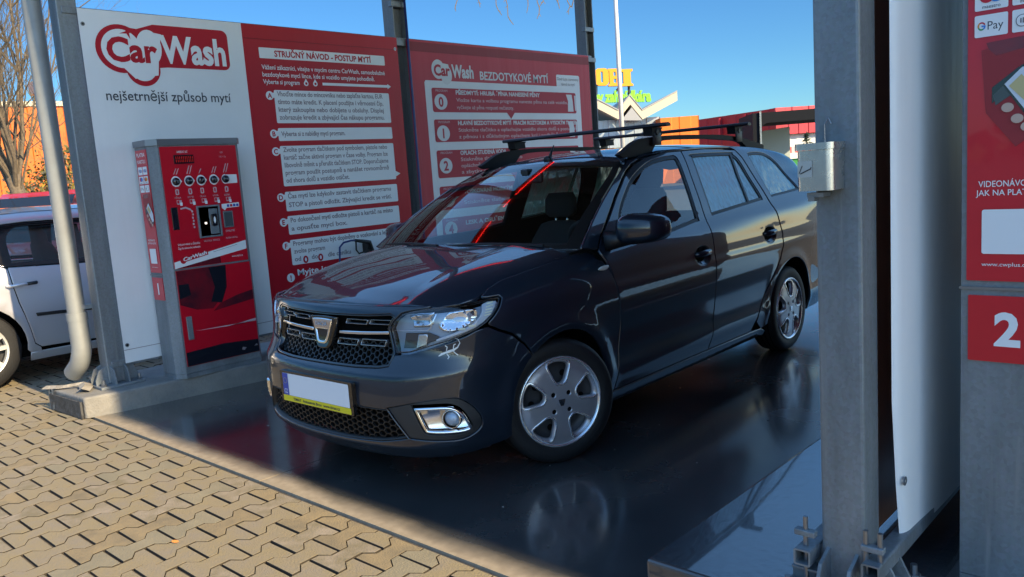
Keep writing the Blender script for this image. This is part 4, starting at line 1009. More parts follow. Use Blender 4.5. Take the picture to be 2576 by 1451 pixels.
class Panel:
    def __init__(s, fmap, poly, holes=(), gap=.0025, depth=.014, rim=.004, step=.035, off=0.0, flip=False, sv=None):
        """a sheet of the skin map fmap inside poly, its edges rolled in to depth"""
        e = 2e-4
        def nrm(u, v):
            a = fmap(u + e, v) - fmap(u - e, v); b = fmap(u, v + e) - fmap(u, v - e); n = a.cross(b)
            if n.length < 1e-12: return Vector((0, 0, 1))
            n.normalize(); return -n if flip else n
        loops = [resample(poly, step)] + [resample(h, step) for h in holes]
        gl = [inset(l, gap if k == 0 else -gap) for k, l in enumerate(loops)]
        il = [inset(l, rim if k == 0 else -rim) for k, l in enumerate(gl)]
        pts = [Vector(p) for l in il for p in l]; edges = []; o = 0
        for l in il: edges += [(o + i, o + (i + 1) % len(l)) for i in range(len(l))]; o += len(l)
        sv = sv or step
        us = [p[0] for p in il[0]]; vs_ = [p[1] for p in il[0]]
        flat_in = inset(il[0], step * .45); hin = [inset(l, -step * .45) for l in il[1:]]
        u = min(us) + step * .5; row = 0
        while u < max(us):
            v = min(vs_) + sv * (.5 if row % 2 else .25)
            while v < max(vs_):
                if inside((u, v), flat_in) and not any(inside((u, v), h) for h in hin): pts.append(Vector((u, v)))
                v += sv
            u += step; row += 1
        V, E, F, ov, oe, of = delaunay_2d_cdt(pts, edges, [], 0, 1e-7)
        idx = {}
        for i, l in enumerate(ov):
            for q in l: idx[q] = i
        s.v, s.n, s.f = [], [], []
        for p in V:
            P = fmap(p.x, p.y); N = nrm(p.x, p.y); s.v.append(P + N * off); s.n.append(N)
        for f in F:
            c = (sum(V[i].x for i in f) / len(f), sum(V[i].y for i in f) / len(f))
            if inside(c, il[0]) and not any(inside(c, h) for h in il[1:]):
                a = s.v[f[1]] - s.v[f[0]]; b = s.v[f[2]] - s.v[f[0]]
                s.f.append(tuple(f) if a.cross(b).dot(s.n[f[0]]) > 0 else tuple(f[::-1]))
        o = 0
        for k, l in enumerate(il):
            n = len(l); base = len(s.v); g = gl[k]
            for ring, dp in ((0, -rim * .55), (1, -depth)):
                for i in range(n):
                    P = fmap(*g[i]); N = nrm(*g[i]); lat = (P - fmap(*l[i]));
                    lat = lat - N * lat.dot(N); lat = lat.normalized() if lat.length > 1e-9 else N
                    s.v.append(P + N * (off + dp)); s.n.append(((N + lat * 1.1) if ring == 0 else lat).normalized())
            for i in range(n):
                j = (i + 1) % n; A, B = idx[o + i], idx[o + j]
                for q in ((A, B, base + j, base + i), (base + i, base + j, base + n + j, base + n + i)):
                    a = s.v[q[1]] - s.v[q[0]]; b = s.v[q[2]] - s.v[q[0]]; c = a.cross(b)
                    s.f.append(q if c.dot(s.n[base + i]) > 0 else q[::-1])
            o += n
    def build(s, name, m, parent, mirror=False):
        me = bpy.data.meshes.new(name); k = -1 if mirror else 1
        me.from_pydata([(k * p.x, p.y, p.z) for p in s.v], [], [f[::-1] if mirror else f for f in s.f])
        me.materials.append(MATS[m]); me.polygons.foreach_set("use_smooth", [True] * len(me.polygons)); me.update()
        if len(me.vertices) == len(s.n): me.normals_split_custom_set_from_vertices([(k * n.x, n.y, n.z) for n in s.n])
        o = bpy.data.objects.new(name, me); COL.objects.link(o); o.parent = parent
        return o
def on_skin(fmap, pts, off, flip=False):
    out = []
    for u, v in pts:
        e = 1e-3; n = (fmap(u + e, v) - fmap(u - e, v)).cross(fmap(u, v + e) - fmap(u, v - e)).normalized()
        if flip: n = -n
        out.append(fmap(u, v) + n * off)
    return out

def arc(yc, zc, r, a0, a1, n=16, ry=None):
    return [(yc + r * cos(radians(a0 + (a1 - a0) * i / n)), zc + (ry or r) * sin(radians(a0 + (a1 - a0) * i / n))) for i in range(n + 1)]
WZ, WR, YR = .305, .352, 2.634
# --- outlines in (y, z) of the left side
B_low = [(1.452, .245), (1.476, .36), (1.490, .50), (1.495, .66), (1.494, .84), (1.497, .95), (1.503, 1.03)]
B_up = [(1.518, 1.16), (1.533, 1.312), (1.545, 1.40), (1.552, 1.466)]
lead = [(.435, .245), (.452, .40), (.468, .60), (.455, .72), (.430, .81), (.395, .91), (.365, .985)]
front_frame = [(.43, 1.045), (.53, 1.115), (.70, 1.235), (.86, 1.335), (1.0, 1.402), (1.15, 1.443), (1.33, 1.463)]
FD = lead + front_frame + B_up[::-1] + B_low[::-1]
FW = smooth_poly([(.545, 1.005), (.66, 1.150), (.80, 1.254), (.95, 1.338), (1.12, 1.402), (1.28, 1.430), (1.445, 1.438), (1.467, 1.405), (1.452, 1.25), (1.425, 1.046), (1.10, 1.014)], sub=4, sharp=(0, 6, 9, 10))
trail = [(2.04, .245), (2.11, .36), (2.20, .47), (2.33, .60), (2.42, .69), (2.468, .78), (2.472, .86), (2.44, .96), (2.405, 1.07), (2.385, 1.16), (2.355, 1.28), (2.305, 1.40), (2.255, 1.455)]
RD = B_low + B_up + [(1.85, 1.472)] + trail[::-1]
RW = smooth_poly([(1.596, 1.062), (1.610, 1.20), (1.636, 1.425), (1.66, 1.440), (2.155, 1.438), (2.19, 1.425), (2.255, 1.36), (2.318, 1.135), (2.31, 1.108)], sub=4, sharp=(0, 2, 8))
QW = smooth_poly([(2.470, 1.118), (2.455, 1.25), (2.425, 1.40), (2.445, 1.425), (2.60, 1.428), (2.74, 1.405), (2.86, 1.33), (2.945, 1.20), (2.962, 1.150), (2.94, 1.138)], sub=4, sharp=(0,))
gapd = .0022
fender_top_t = 1.02
s0 = s_of_y(0)
def sy(y): return s_of_y(y)
# bumper and headlamp outlines in the (s, t) skin of the nose
HL = smooth_poly([(.455, .662), (.515, .655), (.64, .672), (.78, .700), (.90, .742), (.965, .795), (1.035, .882), (1.045, .905), (1.00, .905), (.86, .893), (.66, .872), (.50, .852), (.455, .790), (.437, .745)], sub=3, sharp=(0, 7, 11))
def skin(name, items, parent, mirror=False):
    """several panels joined into one part; items = [(Panel, material)]"""
    me = bpy.data.meshes.new(name); k = -1 if mirror else 1
    V, F, N, MI, ms = [], [], [], [], []
    for p, m in items:
        o = len(V); V += [(k * a.x, a.y, a.z) for a in p.v]; N += [(k * a.x, a.y, a.z) for a in p.n]
        F += [tuple(i + o for i in (f[::-1] if mirror else f)) for f in p.f]
        if m not in ms: ms.append(m)
        MI += [ms.index(m)] * len(p.f)
    me.from_pydata(V, [], F)
    for m in ms: me.materials.append(MATS[m])
    me.polygons.foreach_set("material_index", MI); me.polygons.foreach_set("use_smooth", [True] * len(F)); me.update()
    if len(me.vertices) == len(N): me.normals_split_custom_set_from_vertices(N)
    o = bpy.data.objects.new(name, me); COL.objects.link(o); o.parent = parent
    return o
def S(y): return s_of_y(y)
def arc_st(a0, a1, r=.342, n=14): return [(S(y), z) for y, z in arc(0, WZ, r, a0, a1, n)]
HLp = [(.487, .652), (.560, .657), (.694, .686), (.780, .703), (.855, .724), (.905, .742), (.950, .768), (.985, .806), (1.020, .858), (1.044, .902), (1.040, .916), (.985, .930), (.90, .937), (.80, .934), (.673, .914), (.590, .892), (.524, .864), (.475, .800), (.454, .760)]
gr = [(-.455, .600), (-.40, .592), (-.25, .588), (0, .588), (.25, .588), (.40, .592), (.455, .600), (.475, .655), (.442, .758), (.478, .842), (.452, .862), (.30, .848), (0, .840), (-.30, .848), (-.452, .862), (-.478, .842), (-.442, .758), (-.475, .655)]
gr = resample(gr, .08)
lgr = [(-.545, .284), (-.40, .262), (-.2, .252), (0, .250), (.2, .252), (.40, .262), (.545, .284), (.455, .412), (.25, .418), (0, .418), (-.25, .418), (-.455, .412)]
fogr = smooth_poly([(.456, .420), (.585, .444), (.70, .455), (.79, .447), (.862, .393), (.897, .330), (.880, .288), (.797, .262), (.66, .270), (.549, .284)], sub=3, sharp=(0, 9))
half = [(.62, .168), (.90, .176), (1.04, .196), (S(-.325), .21)] + arc_st(194, 130)[0:] + [(S(-.262), .628), (1.077, .688), (1.01, .716), (.953, .748)]
half += [(.900, .738), (.852, .719), (.778, .698), (.694, .681), (.560, .652), (.482, .646), (.448, .760), (.470, .803), (.520, .869), (.588, .897), (.665, .918), (.70, .936)]
half += [(.53, .941), (.40, .946), (.22, .950)]
bump = [(0, .166), (.3, .166)] + half + [(0, .951)] + [(-a, b) for a, b in half[::-1]] + [(-.3, .166)]
mir = lambda P: [(-a, b) for a, b in P[::-1]]
bp_ = Panel(FRONT, bump, holes=[gr, lgr, fogr, mir(fogr)], step=.03, sv=.013)
bumper = bp_.build("front_bumper", "car_paint", CAR)
# grilles
def hexmesh(items_mb, region, s0, s1, t0, t1, cw, chh, off, m):
    r = 0; t = t0
    edges = set()
    def key(p): return (round(p[0], 4), round(p[1], 4))
    while t < t1 + chh:
        x = s0 + (cw * .75 if r % 2 else 0)
        while x < s1 + cw:
            pts = [(x + cw / 2 * cos(radians(60 * i)), t + chh / 2 * sin(radians(60 * i)) / .866) for i in range(6)]
            for i in range(6):
                a, b = key(pts[i]), key(pts[(i + 1) % 6]); edges.add((min(a, b), max(a, b)))
            x += cw * 1.5
        t += chh / 2; r += 1
    for a, b in edges:
        if not (inside(a, region) and inside(b, region)): continue
        L = hypot(b[0] - a[0], b[1] - a[1]);
        if L < 1e-4: continue
        nx, ny = -(b[1] - a[1]) / L * .0022, (b[0] - a[0]) / L * .0022
        q = [(a[0] + nx, a[1] + ny), (b[0] + nx, b[1] + ny), (b[0] - nx, b[1] - ny), (a[0] - nx, a[1] - ny)]
        top = on_skin(FRONT, q, off); bot = on_skin(FRONT, q, off - .012)
        items_mb.add(top + bot, [(3, 2, 1, 0), (0, 1, 5, 4), (2, 3, 7, 6)], m)
skin("grille", [(Panel(FRONT, inset(gr, -.012), step=.05, off=-.045, depth=.001), "gap_black"), (Panel(FRONT, gr, holes=[inset(gr, .012)], off=-.004, depth=.03, rim=.003, gap=.001), "car_gloss_black")], CAR)
GR = [o for o in CAR.children if o.name.startswith("grille")][0]
cells = []
for a, b, c, d in ((.150, .298, .772, .808), (.312, .448, .776, .812), (-.298, -.150, .772, .808), (-.448, -.312, .776, .812), (.085, .232, .672, .704), (.252, .412, .676, .708), (-.232, -.085, .672, .704), (-.412, -.252, .676, .708)):
    sk = .012 if a > 0 else -.012
    q = [(a - sk * .5, c), (b - sk * .5, c), (b + sk * .5, d), (a + sk * .5, d)]
    cells.append((Panel(FRONT, q, holes=[inset(q, .0075)], off=-.016, depth=.025, rim=.0022, gap=.0003, step=.05), "hub_dark"))
    hq = inset(q, .0025); cells.append((Panel(FRONT, hq, holes=[inset(hq, .0016)], off=-.0145, depth=.002, rim=.0003, gap=.0001, step=.05), "chrome_soft"))
for k in range(0, 16, 2): skin("grille_cell", cells[k:k + 2], GR)
for sg in (1, -1):
    q = [(.108, .722), (.27, .726), (.436, .733), (.438, .746), (.27, .740), (.108, .736)]
    if sg < 0: q = mir(q)
    Panel(FRONT, q, off=-.004, depth=.01, rim=.003, gap=.0002, step=.05).build("chrome_bar", "chrome", GR)
hx = MB(); hexmesh(hx, inset(gr, .012), -.46, .46, .60, .665, .036, .024, -.026, "car_black"); hx.build("honeycomb", GR)
skin("lower_grille", [(Panel(FRONT, inset(lgr, -.012), step=.05, off=-.05, depth=.001), "gap_black"), (Panel(FRONT, lgr, holes=[inset(lgr, .006)], off=-.004, depth=.035, rim=.002, gap=.001), "car_trim")], CAR)
LG = [o for o in CAR.children if o.name.startswith("lower_grille")][0]
hx = MB(); hexmesh(hx, inset(lgr, .004), -.56, .56, .25, .43, .044, .028, -.020, "car_black"); hx.build("honeycomb", LG)
# emblem on its dark shield
E0 = smooth_poly([(-.094, .812), (0, .818), (.094, .812), (.092, .775), (.060, .690), (.038, .652), (0, .646), (-.038, .652), (-.060, .690), (-.092, .775)], sub=3, sharp=(0, 2))
E1 = smooth_poly([(-.074, .796), (0, .800), (.074, .796), (.070, .770), (.046, .700), (.030, .672), (0, .668), (-.030, .672), (-.046, .700), (-.070, .770)], sub=3, sharp=(0, 2))
E2 = smooth_poly([(-.046, .738), (0, .740), (.046, .738), (.034, .700), (.022, .684), (0, .681), (-.022, .684), (-.034, .700)], sub=3, sharp=(0, 2))
Panel(FRONT, E0, off=.012, depth=.03, rim=.006, gap=.0002, step=.04).build("emblem", "car_gloss_black", CAR)
EM = [o for o in CAR.children if o.name.startswith("emblem")][0]
Panel(FRONT, E1, holes=[E2], off=.018, depth=.008, rim=.005, gap=.0002, step=.03).build("badge", "chrome", EM)
et = MB(); pt = FRONT(0, .775); put_text(et, "DACIA", 0, .760, .034, "lamp_dark", Matrix(((1, 0, 0, 0), (0, .25, -.97, pt.y - .0195), (0, .97, .25, .0), (0, 0, 0, 1))), width=.09, bold=.02, align='c')
vs, fs, w_ = text2d("DACIA", .02); et = MB()
et.add(on_skin(FRONT, [((a - w_ / 2) * .030, .757 + b * .030) for a, b in vs], .0192), [f for f in fs], "lamp_dark"); et.build("badge_lettering", EM)
# fog lamps
for sg in (1, -1):
    mi = sg < 0
    bz = smooth_poly([(.587, .424), (.68, .424), (.749, .417), (.798, .386), (.836, .322), (.826, .298), (.74, .298), (.644, .308), (.622, .330)], sub=3, sharp=(0,))
    trim = skin("fog_lamp_panel", [(Panel(FRONT, fogr, holes=[inset(bz, -.012)], off=-.006, depth=.02, rim=.003, gap=.0004, step=.04), "car_trim")], CAR, mi)
    bow = inset(bz, .012)
    cS, cT = .735, .362
    def bowl(s, t): 
        p = FRONT(s, t); q = FRONT(cS, cT); k = max(0, 1 - ((s - cS) / .13) ** 2 - ((t - cT) / .08) ** 2)
        return p + Vector((-.55, .83, 0)) * (.018 + .035 * k)
    skin("fog_lamp", [(Panel(FRONT, bz, holes=[bow], off=.008, depth=.02, rim=.006, gap=.0004, step=.03), "chrome"), (Panel(bowl, inset(bow, -.004), depth=.002, step=.02), "chrome_soft")], trim, mi)
    lm = MB(); c = FRONT(.745, .362); d = Vector((.45, -.89, 0)).normalized(); c = c - d * .028
    zz = d.to_track_quat('Z', 'Y').to_matrix().to_4x4()
    lm.lathe([(.0, .034), (.016, .032), (.028, .024), (.036, .008), (.038, -.02)], "lamp_dark", Matrix.Translation((sg * c.x, c.y, c.z)) @ (zz if sg > 0 else Vector((-d.x, d.y, 0)).to_track_quat('Z', 'Y').to_matrix().to_4x4()), 20)
    lm.lathe([(.0385, .024), (.043, .024), (.043, -.02)], "chrome", Matrix.Translation((sg * c.x, c.y, c.z)) @ (zz if sg > 0 else Vector((-d.x, d.y, 0)).to_track_quat('Z', 'Y').to_matrix().to_4x4()), 20)
    lm.build("fog_lens", trim, smooth=True)
    # headlamp
    hl = skin("headlight", [(Panel(FRONT, HLp, off=-.046, depth=.001, gap=-.01, step=.03), "lamp_dark"), (Panel(FRONT, HLp, holes=[inset(HLp, .007)], off=-.002, depth=.016, rim=.002, gap=.001, step=.03), "car_gloss_black")], CAR, mi)
    def refl(cs, ct, rs, rt, dp):
        def f(s, t):
            p = FRONT(s, t); k = max(0, 1 - ((s - cs) / rs) ** 2 - ((t - ct) / rt) ** 2)
            e = 1e-3; n = (FRONT(s + e, t) - FRONT(s - e, t)).cross(FRONT(s, t + e) - FRONT(s, t - e)).normalized()
            fac = .0016 * sin((s - cs) * 330)
            return p - n * (.014 + dp * k + fac)
        return f
    main = smooth_poly([(.765, .868), (.84, .895), (.912, .892), (.925, .850), (.900, .790), (.850, .752), (.775, .742), (.730, .770)], sub=3)
    small = smooth_poly([(.555, .845), (.60, .862), (.690, .868), (.672, .800), (.655, .775), (.575, .772)], sub=3, sharp=(0, 2, 5))
    low = [(.520, .740), (.660, .742), (.720, .720), (.70, .702), (.560, .672), (.505, .672)]
    skin("reflector", [(Panel(refl(.83, .82, .13, .10, .034), main, depth=.02, step=.018), "chrome"), (Panel(refl(.62, .815, .10, .07, .028), small, depth=.02, step=.02), "chrome_soft"), (Panel(FRONT, low, off=-.03, depth=.01, step=.03), "hub_dark"), (Panel(FRONT, [(.58, .668), (.65, .685), (.655, .735), (.60, .735)], off=-.026, depth=.01, step=.03), "chrome_soft")], hl, mi)
    drl = [(1.030, .905), (1.012, .868), (.976, .806), (.943, .773), (.900, .748), (.852, .731), (.700, .697), (.700, .712), (.790, .733), (.850, .750), (.895, .772), (.925, .815), (.945, .872), (.952, .912), (.985, .920)]
    skin("light_guide", [(Panel(FRONT, drl, off=-.012, depth=.02, rim=.003, step=.03), "lamp_pale")], hl, mi)
    led = []
    for k in range(7):
        t = k / 6; cs, ct = ((.992 - .030 * t * 1.4, .905 - .125 * t) if k < 5 else (.935 - .05 * (k - 4), .775 - .012 * (k - 4)))
        w = .020
        led.append((Panel(FRONT, rrect(cs - w, ct - .009, cs + w, ct + .007, .004, 2), off=-.010, depth=.004, rim=.003, step=.03), "lamp_led"))
    skin("daytime_light", led, hl, mi)
    skin("trim_line", [(Panel(FRONT, [(.722, .872), (.683, .762), (.665, .750), (.470, .748), (.470, .755), (.660, .758), (.674, .768), (.709, .872)], off=-.010, depth=.008, rim=.0015, step=.03), "chrome")], hl, mi)
    skin("lens", [(Panel(FRONT, HLp, off=-.0005, depth=.004, gap=.003, rim=.006, step=.03), "lens_clear")], hl, mi)
# number plate
NP = MB(); ny = -.840
PM = plane_my(0)
NP.prism(rrect(-.285, .374, .285, .527, .006), .022, "car_gloss_black", Matrix(((1, 0, 0, .0), (0, 0, -1, ny + .022), (0, 1, 0, 0), (0, 0, 0, 1)))); npl = NP.build("number_plate", CAR)
NP = MB(); Q = plane_my(ny)
NP.flat(rrect(-.262, .408, .262, .517, .006), "plate_white", plane_my(ny - .0012)); NP.build("plate_face", npl)
NP = MB(); NP.flat([(-.260, .409), (-.216, .409), (-.216, .516), (-.260, .516)], "plate_blue", plane_my(ny - .0024)); put_text(NP, "CZ", -.238, .418, .03, "plate_white", plane_my(ny - .0036), width=.026, bold=.01, align='c')
for k in range(12): NP.flat(ell(-.238 + .013 * cos(k * pi / 6), .480 + .013 * sin(k * pi / 6), .0018, n=6), "plate_yellow", plane_my(ny - .0036))
NP.build("country_band", npl)
NP = MB()
NP.flat(rrect(-.268, .378, .268, .407, .003), "plate_yellow", plane_my(ny - .0012)); put_text(NP, "TIMAT  Autoservis Brno  www.timat.cz", -.185, .386, .019, "prn_ink", plane_my(ny - .0024), width=.37, bold=.02); NP.build("dealer_strip", npl)
# lizard sticker on the bumper
gk = MB()
spine = [(.712, .640), (.728, .648), (.745, .653), (.765, .658), (.785, .662), (.805, .672), (.818, .690), (.812, .706), (.800, .712)]; wdt = [.0015, .005, .0038, .0055, .005, .0032, .002, .0014, .0006]
L = []; R = []
for i, p in enumerate(spine):
    a, b = spine[max(i - 1, 0)], spine[min(i + 1, len(spine) - 1)]; l = hypot(b[0] - a[0], b[1] - a[1]); nx, ny_ = -(b[1] - a[1]) / l, (b[0] - a[0]) / l
    L.append((p[0] + nx * wdt[i], p[1] + ny_ * wdt[i])); R.append((p[0] - nx * wdt[i], p[1] - ny_ * wdt[i]))
v = on_skin(FRONT, L + R, .0015); n = len(spine); gk.add(v, [(i + 1, i, n + i, n + i + 1)[::-1] for i in range(n - 1)], "sticker_white")
for (x, y), pts in (((.752, .662), [(.005, .016), (-.005, .022)]), ((.752, .648), [(.010, -.014), (.002, -.022)]), ((.785, .668), [(.004, .016), (.013, .020)]), ((.785, .656), [(.012, -.012), (.020, -.018)])):
    q = [(x, y), (x + pts[0][0], y + pts[0][1]), (x + pts[1][0], y + pts[1][1])]
    for a, b in zip(q, q[1:]):
        l = hypot(b[0] - a[0], b[1] - a[1]); nx, ny_ = -(b[1] - a[1]) / l * .0022, (b[0] - a[0]) / l * .0022
        gk.add(on_skin(FRONT, [(a[0] + nx, a[1] + ny_), (b[0] + nx, b[1] + ny_), (b[0] - nx, b[1] - ny_), (a[0] - nx, a[1] - ny_)], .0016), [(3, 2, 1, 0)], "sticker_white")
gk.build("lizard_sticker", bumper)
# dark lower lip
lip = [(-.98, .1515)] + [(x / 10, .1515) for x in range(-8, 9, 2)] + [(.98, .1515), (1.0, .186), (.9, .173)] + [(x / 10, .163) for x in range(6, -7, -2)] + [(-.9, .173), (-1.0, .186)]
Panel(FRONT, lip, off=-.018, depth=.02, step=.05).build("lower_lip", "car_trim", CAR)

# bonnet
def hx_(y): return PX(s_of_y(y)) - .112
right = [(.21, -.702), (.40, -.675), (.52, -.632), (.61, -.585), (.672, -.510), (.705, -.435)] + [(hx_(y), y) for y in (-.30, -.2, -.1, 0, .1, .2)] + [(.735, .232), (.62, .232), (.3, .200)]
hood = [(0, -.708)] + right + [(0, .190)] + [(-a, b) for a, b in right[::-1]]
Panel(HOOD, hood, step=.035, depth=.02, rim=.006).build("bonnet", "car_paint", CAR)
pl = [(-.74, .10), (.74, .10), (.76, .30), (.5, .38), (0, .32), (-.5, .38), (-.76, .30)]
Panel(lambda x, y: Vector((x, y, 1.005 - .03 * (abs(x) / .74) ** 2)), pl, step=.08).build("cowl", "car_black", CAR)

for sg in (1, -1):
    mi = sg < 0
    fen = [(.961, .752), (1.012, .722), (1.080, .693), (S(-.258), .634)] + arc_st(129, -4) + [(S(.365), .245), (S(.432), .245), (S(.449), .40), (S(.464), .60), (S(.451), .72), (S(.426), .79), (S(.392), .905), (S(.362), .990), (S(.33), 1.012)]
    fen += [(S(y), 1.012) for y in (.2, .1, 0, -.1, -.2, -.3)] + [(1.022, .992), (.962, .956), (.990, .938), (1.046, .924), (1.052, .904), (1.026, .855), (.991, .803), (.955 + .002, .766)]
    fd = Panel(FRONT, fen, step=.03); F_ = fd.build("front_wing", "car_paint", CAR, mi)
    mk = smooth_poly([(.292, .897), (.320, .912), (.378, .912), (.372, .893), (.33, .886)], sub=3)
    Panel(SIDE, mk, off=.012, depth=.012, rim=.006, step=.02).build("side_repeater", "amber_clear", F_, mi)
    # doors
    def handle_bowl(yc, zc):
        H = ell(yc, zc, .092, .056, 28)
        def f(y, z):
            k = max(0, 1 - ((y - yc) / .094) ** 2 - ((z - zc) / .058) ** 2); return SIDE(y, z) - Vector((.034 * k, 0, 0))
        return H, f
    for nm, OUT, WIN, (hy, hz) in (("front_door", FD, FW, (1.350, .842)), ("rear_door", RD, RW, (2.282, .872))):
        H, bf = handle_bowl(hy, hz)
        D = Panel(SIDE, OUT, holes=[WIN, H], step=.035, sv=.014).build(nm, "car_paint", CAR, mi)
        Panel(bf, H, depth=.004, rim=.003, gap=.0006, step=.018).build("handle_recess", "car_paint", D, mi)
        hb = MB(); a = SIDE(hy - .085, hz + .012); b = SIDE(hy + .085, hz + .016)
        hb.tube([(sg * (a.x - .010), a.y, a.z), (sg * (a.x + .012), a.y + .03, a.z), (sg * ((a.x + b.x) / 2 + .017), (a.y + b.y) / 2, (a.z + b.z) / 2 + .001), (sg * (b.x + .012), b.y - .03, b.z), (sg * (b.x - .010), b.y, b.z)], [.012, .018, .020, .018, .012], "car_paint", 10)
        hb.build("door_handle", D, smooth=True)
        it = [(Panel(SIDE, inset(WIN, -.004), holes=[inset(WIN, .017)], off=-.004, depth=.012, rim=.003, gap=.0004, step=.04), "car_black")]
        if nm == "rear_door": it.append((Panel(SIDE, [(2.098, 1.075), (2.132, 1.075), (2.188, 1.440), (2.150, 1.440)], off=-.003, depth=.01, rim=.003, step=.04), "car_black"))
        skin("window_seal", it, D, mi)
        Panel(SIDE, inset(WIN, .010), off=-.010, depth=.002, gap=.0004, rim=.001, step=.05).build("window_glass", "side_glass" if nm == "front_door" else "wet_glass", D, mi)
    # pillars, roof side and rear quarter
    rail = [(y, Rc(y) - .043 + .005) for y in (1.06, 1.2, 1.4, 1.6, 1.8, 2.0, 2.2, 2.4, 2.6, 2.8, 3.0, 3.15, 3.25)]
    rear = [(3.33, 1.355), (3.40, 1.25), (3.475, 1.10), (3.53, .98), (3.575, .85), (3.60, .65), (3.60, .33), (3.55, .25), (3.30, .225), (2.985, .235)]
    out = EDGE + rail + rear + arc(YR, WZ, .368, -8, 188, 22) + [(2.20, .235), (2.048, .245)][:1]
    tr = [(a + gapd * 2, b) for a, b in trail]
    out += [(2.10, .300)] + [(p[0] + .006, p[1]) for p in trail[1:]] + [(2.215, 1.474), (1.85, 1.4775), (1.548, 1.4725), (1.33, 1.469), (1.148, 1.449), (.996, 1.408), (.855, 1.341), (.694, 1.241), (.524, 1.121), (.424, 1.050), (.362, .992)]
    tl = smooth_poly([(3.395, 1.145), (3.44, 1.16), (3.475, 1.085), (3.525, .975), (3.56, .87), (3.52, .86), (3.43, .93), (3.40, 1.03)], sub=2)
    q = Panel(SIDE, out, holes=[QW], step=.035, sv=.018); Q_ = q.build("body_side", "car_paint", CAR, mi)
    skin("window_seal", [(Panel(SIDE, inset(QW, -.004), holes=[inset(QW, .014)], off=-.004, depth=.012, rim=.003, gap=.0004, step=.04), "car_black")], Q_, mi)
    Panel(SIDE, inset(QW, .008), off=-.009, depth=.002, gap=.0004, rim=.001, step=.05).build("window_glass", "wet_glass", Q_, mi)
    Panel(SIDE, tl, off=.006, depth=.012, rim=.006, step=.03).build("tail_light", "tail_red", CAR, mi)
    sill = [(.372, .165), (1.3, .165), (2.27, .170), (2.262, .215), (2.20, .238), (2.04, .240), (1.3, .240), (.44, .240), (.372, .238)]
    Panel(SIDE, sill, step=.05).build("sill", "car_paint", CAR, mi)
    # dark inner shell behind the gaps, and wheel housings
    sh = [(.40, .23), (2.24, .23)] + arc(YR, WZ, .385, 190, -10, 16) + [(3.3, .24), (3.56, .30), (3.56, .8), (3.36, 1.28), (3.2, 1.40), (2.6, 1.445), (1.2, 1.435), (.95, 1.385), (.5, 1.16), (.33, 1.03), (.36, .9)]
    Panel(SIDE, sh, holes=[inset(FW, .004), inset(RW, .004), inset(QW, .004)], off=-.020, depth=.004, step=.08).build("inner_panel", "gap_black", CAR, mi)
    for yc, r in ((0, .372), (YR, .385)):
        wl = MB(); n = 20; vs, fs = [], []
        for i in range(n + 1):
            a = radians(-14 + 208 * i / n)
            for x in (.835, .50): vs.append((sg * ((SIDE(yc + r * cos(a), max(WZ + r * sin(a), .2)).x if yc > 1 else FRONT(S(yc + r * cos(a)), max(WZ + r * sin(a), .2)).x) - .022 if x > .6 else x), yc + r * cos(a), WZ + r * sin(a)))
        for i in range(n): fs.append((2 * i, 2 * i + 1, 2 * i + 3, 2 * i + 2))
        fs.append(tuple(2 * i + 1 for i in range(n + 1)))
        wl.add(vs, fs, "gap_black"); wl.build("wheel_housing", CAR)
# roof and screens
rfp = [(u * .588, 1.004 - .088 * (1 - abs(u) ** 2.2) + .004) for u in (-1, -.8, -.5, -.2, 0, .2, .5, .8, 1)] + [(.590, 1.2), (.590, 2.0), (.588, 2.6), (.576, 3.0), (.555, 3.25), (.52, 3.34), (0, 3.40), (-.52, 3.34), (-.555, 3.25), (-.576, 3.0), (-.588, 2.6), (-.590, 2.0), (-.590, 1.2)]
RO = Panel(ROOF, rfp, step=.05, depth=.02).build("roof", "car_paint", CAR)
hlm = Panel(ROOF, inset(rfp, .02), step=.12, off=-.035, depth=.004).build("headlining", "headliner", CAR)
scr = [(-1, 0)] + [(u / 5, 0) for u in range(-4, 5)] + [(1, 0)] + [(1, v / 5) for v in range(1, 5)] + [(1, 1)] + [(u / 5, 1) for u in range(4, -5, -1)] + [(-1, 1)] + [(-1, v / 5) for v in range(4, 0, -1)]
WS = Panel(SCREEN, scr, step=.06, gap=.002, rim=.004, depth=.006).build("windscreen", "windscreen", CAR)
scin = [(-.90, .06)] + [(u / 5 * .9, .05) for u in range(-4, 5)] + [(.90, .06), (.925, .5), (.93, .93)] + [(u / 5 * .93, .945) for u in range(4, -5, -1)] + [(-.93, .93), (-.925, .5)]
Panel(SCREEN, scr, holes=[scin], step=.06, gap=.003, rim=.003, depth=.002, off=-.007).build("screen_border", "car_black", WS)
mr = MB(); mr.box((0, .83, 1.365), (.19, .03, .065), "car_black", bev=.012); mr.box((0, .80, 1.395), (.06, .06, .05), "car_black", bev=.01); mr.build("rear_view_mirror", WS)
for x0, x1, k in ((.58, -.02, 0), (-.10, -.64, 1)):
    wv = MB(); pts = []
    for i in range(9):
        t = i / 8; u = (x0 + (x1 - x0) * t) / .75; p = SCREEN(u, .028 + .022 * sin(t * pi)); pts.append((p.x, p.y - .012, p.z + .006))
    wv.tube(pts, [.010] + [.006] * 7 + [.004], "car_black", 6); wv.build("wiper", CAR)
tg_ = MB(); vs, fs = [], []
lev = [(3.60, .25), (3.625, .40), (3.63, .62), (3.61, .84), (3.565, .96), (3.50, 1.09), (3.425, 1.24), (3.345, 1.365), (3.30, 1.40)]
for y, z in lev:
    w = SIDE(min(y, 3.6), z).x
    for u in (-1, -.8, -.4, 0, .4, .8, 1): vs.append((u * w, y + .05 * (1 - abs(u) ** 3), z))
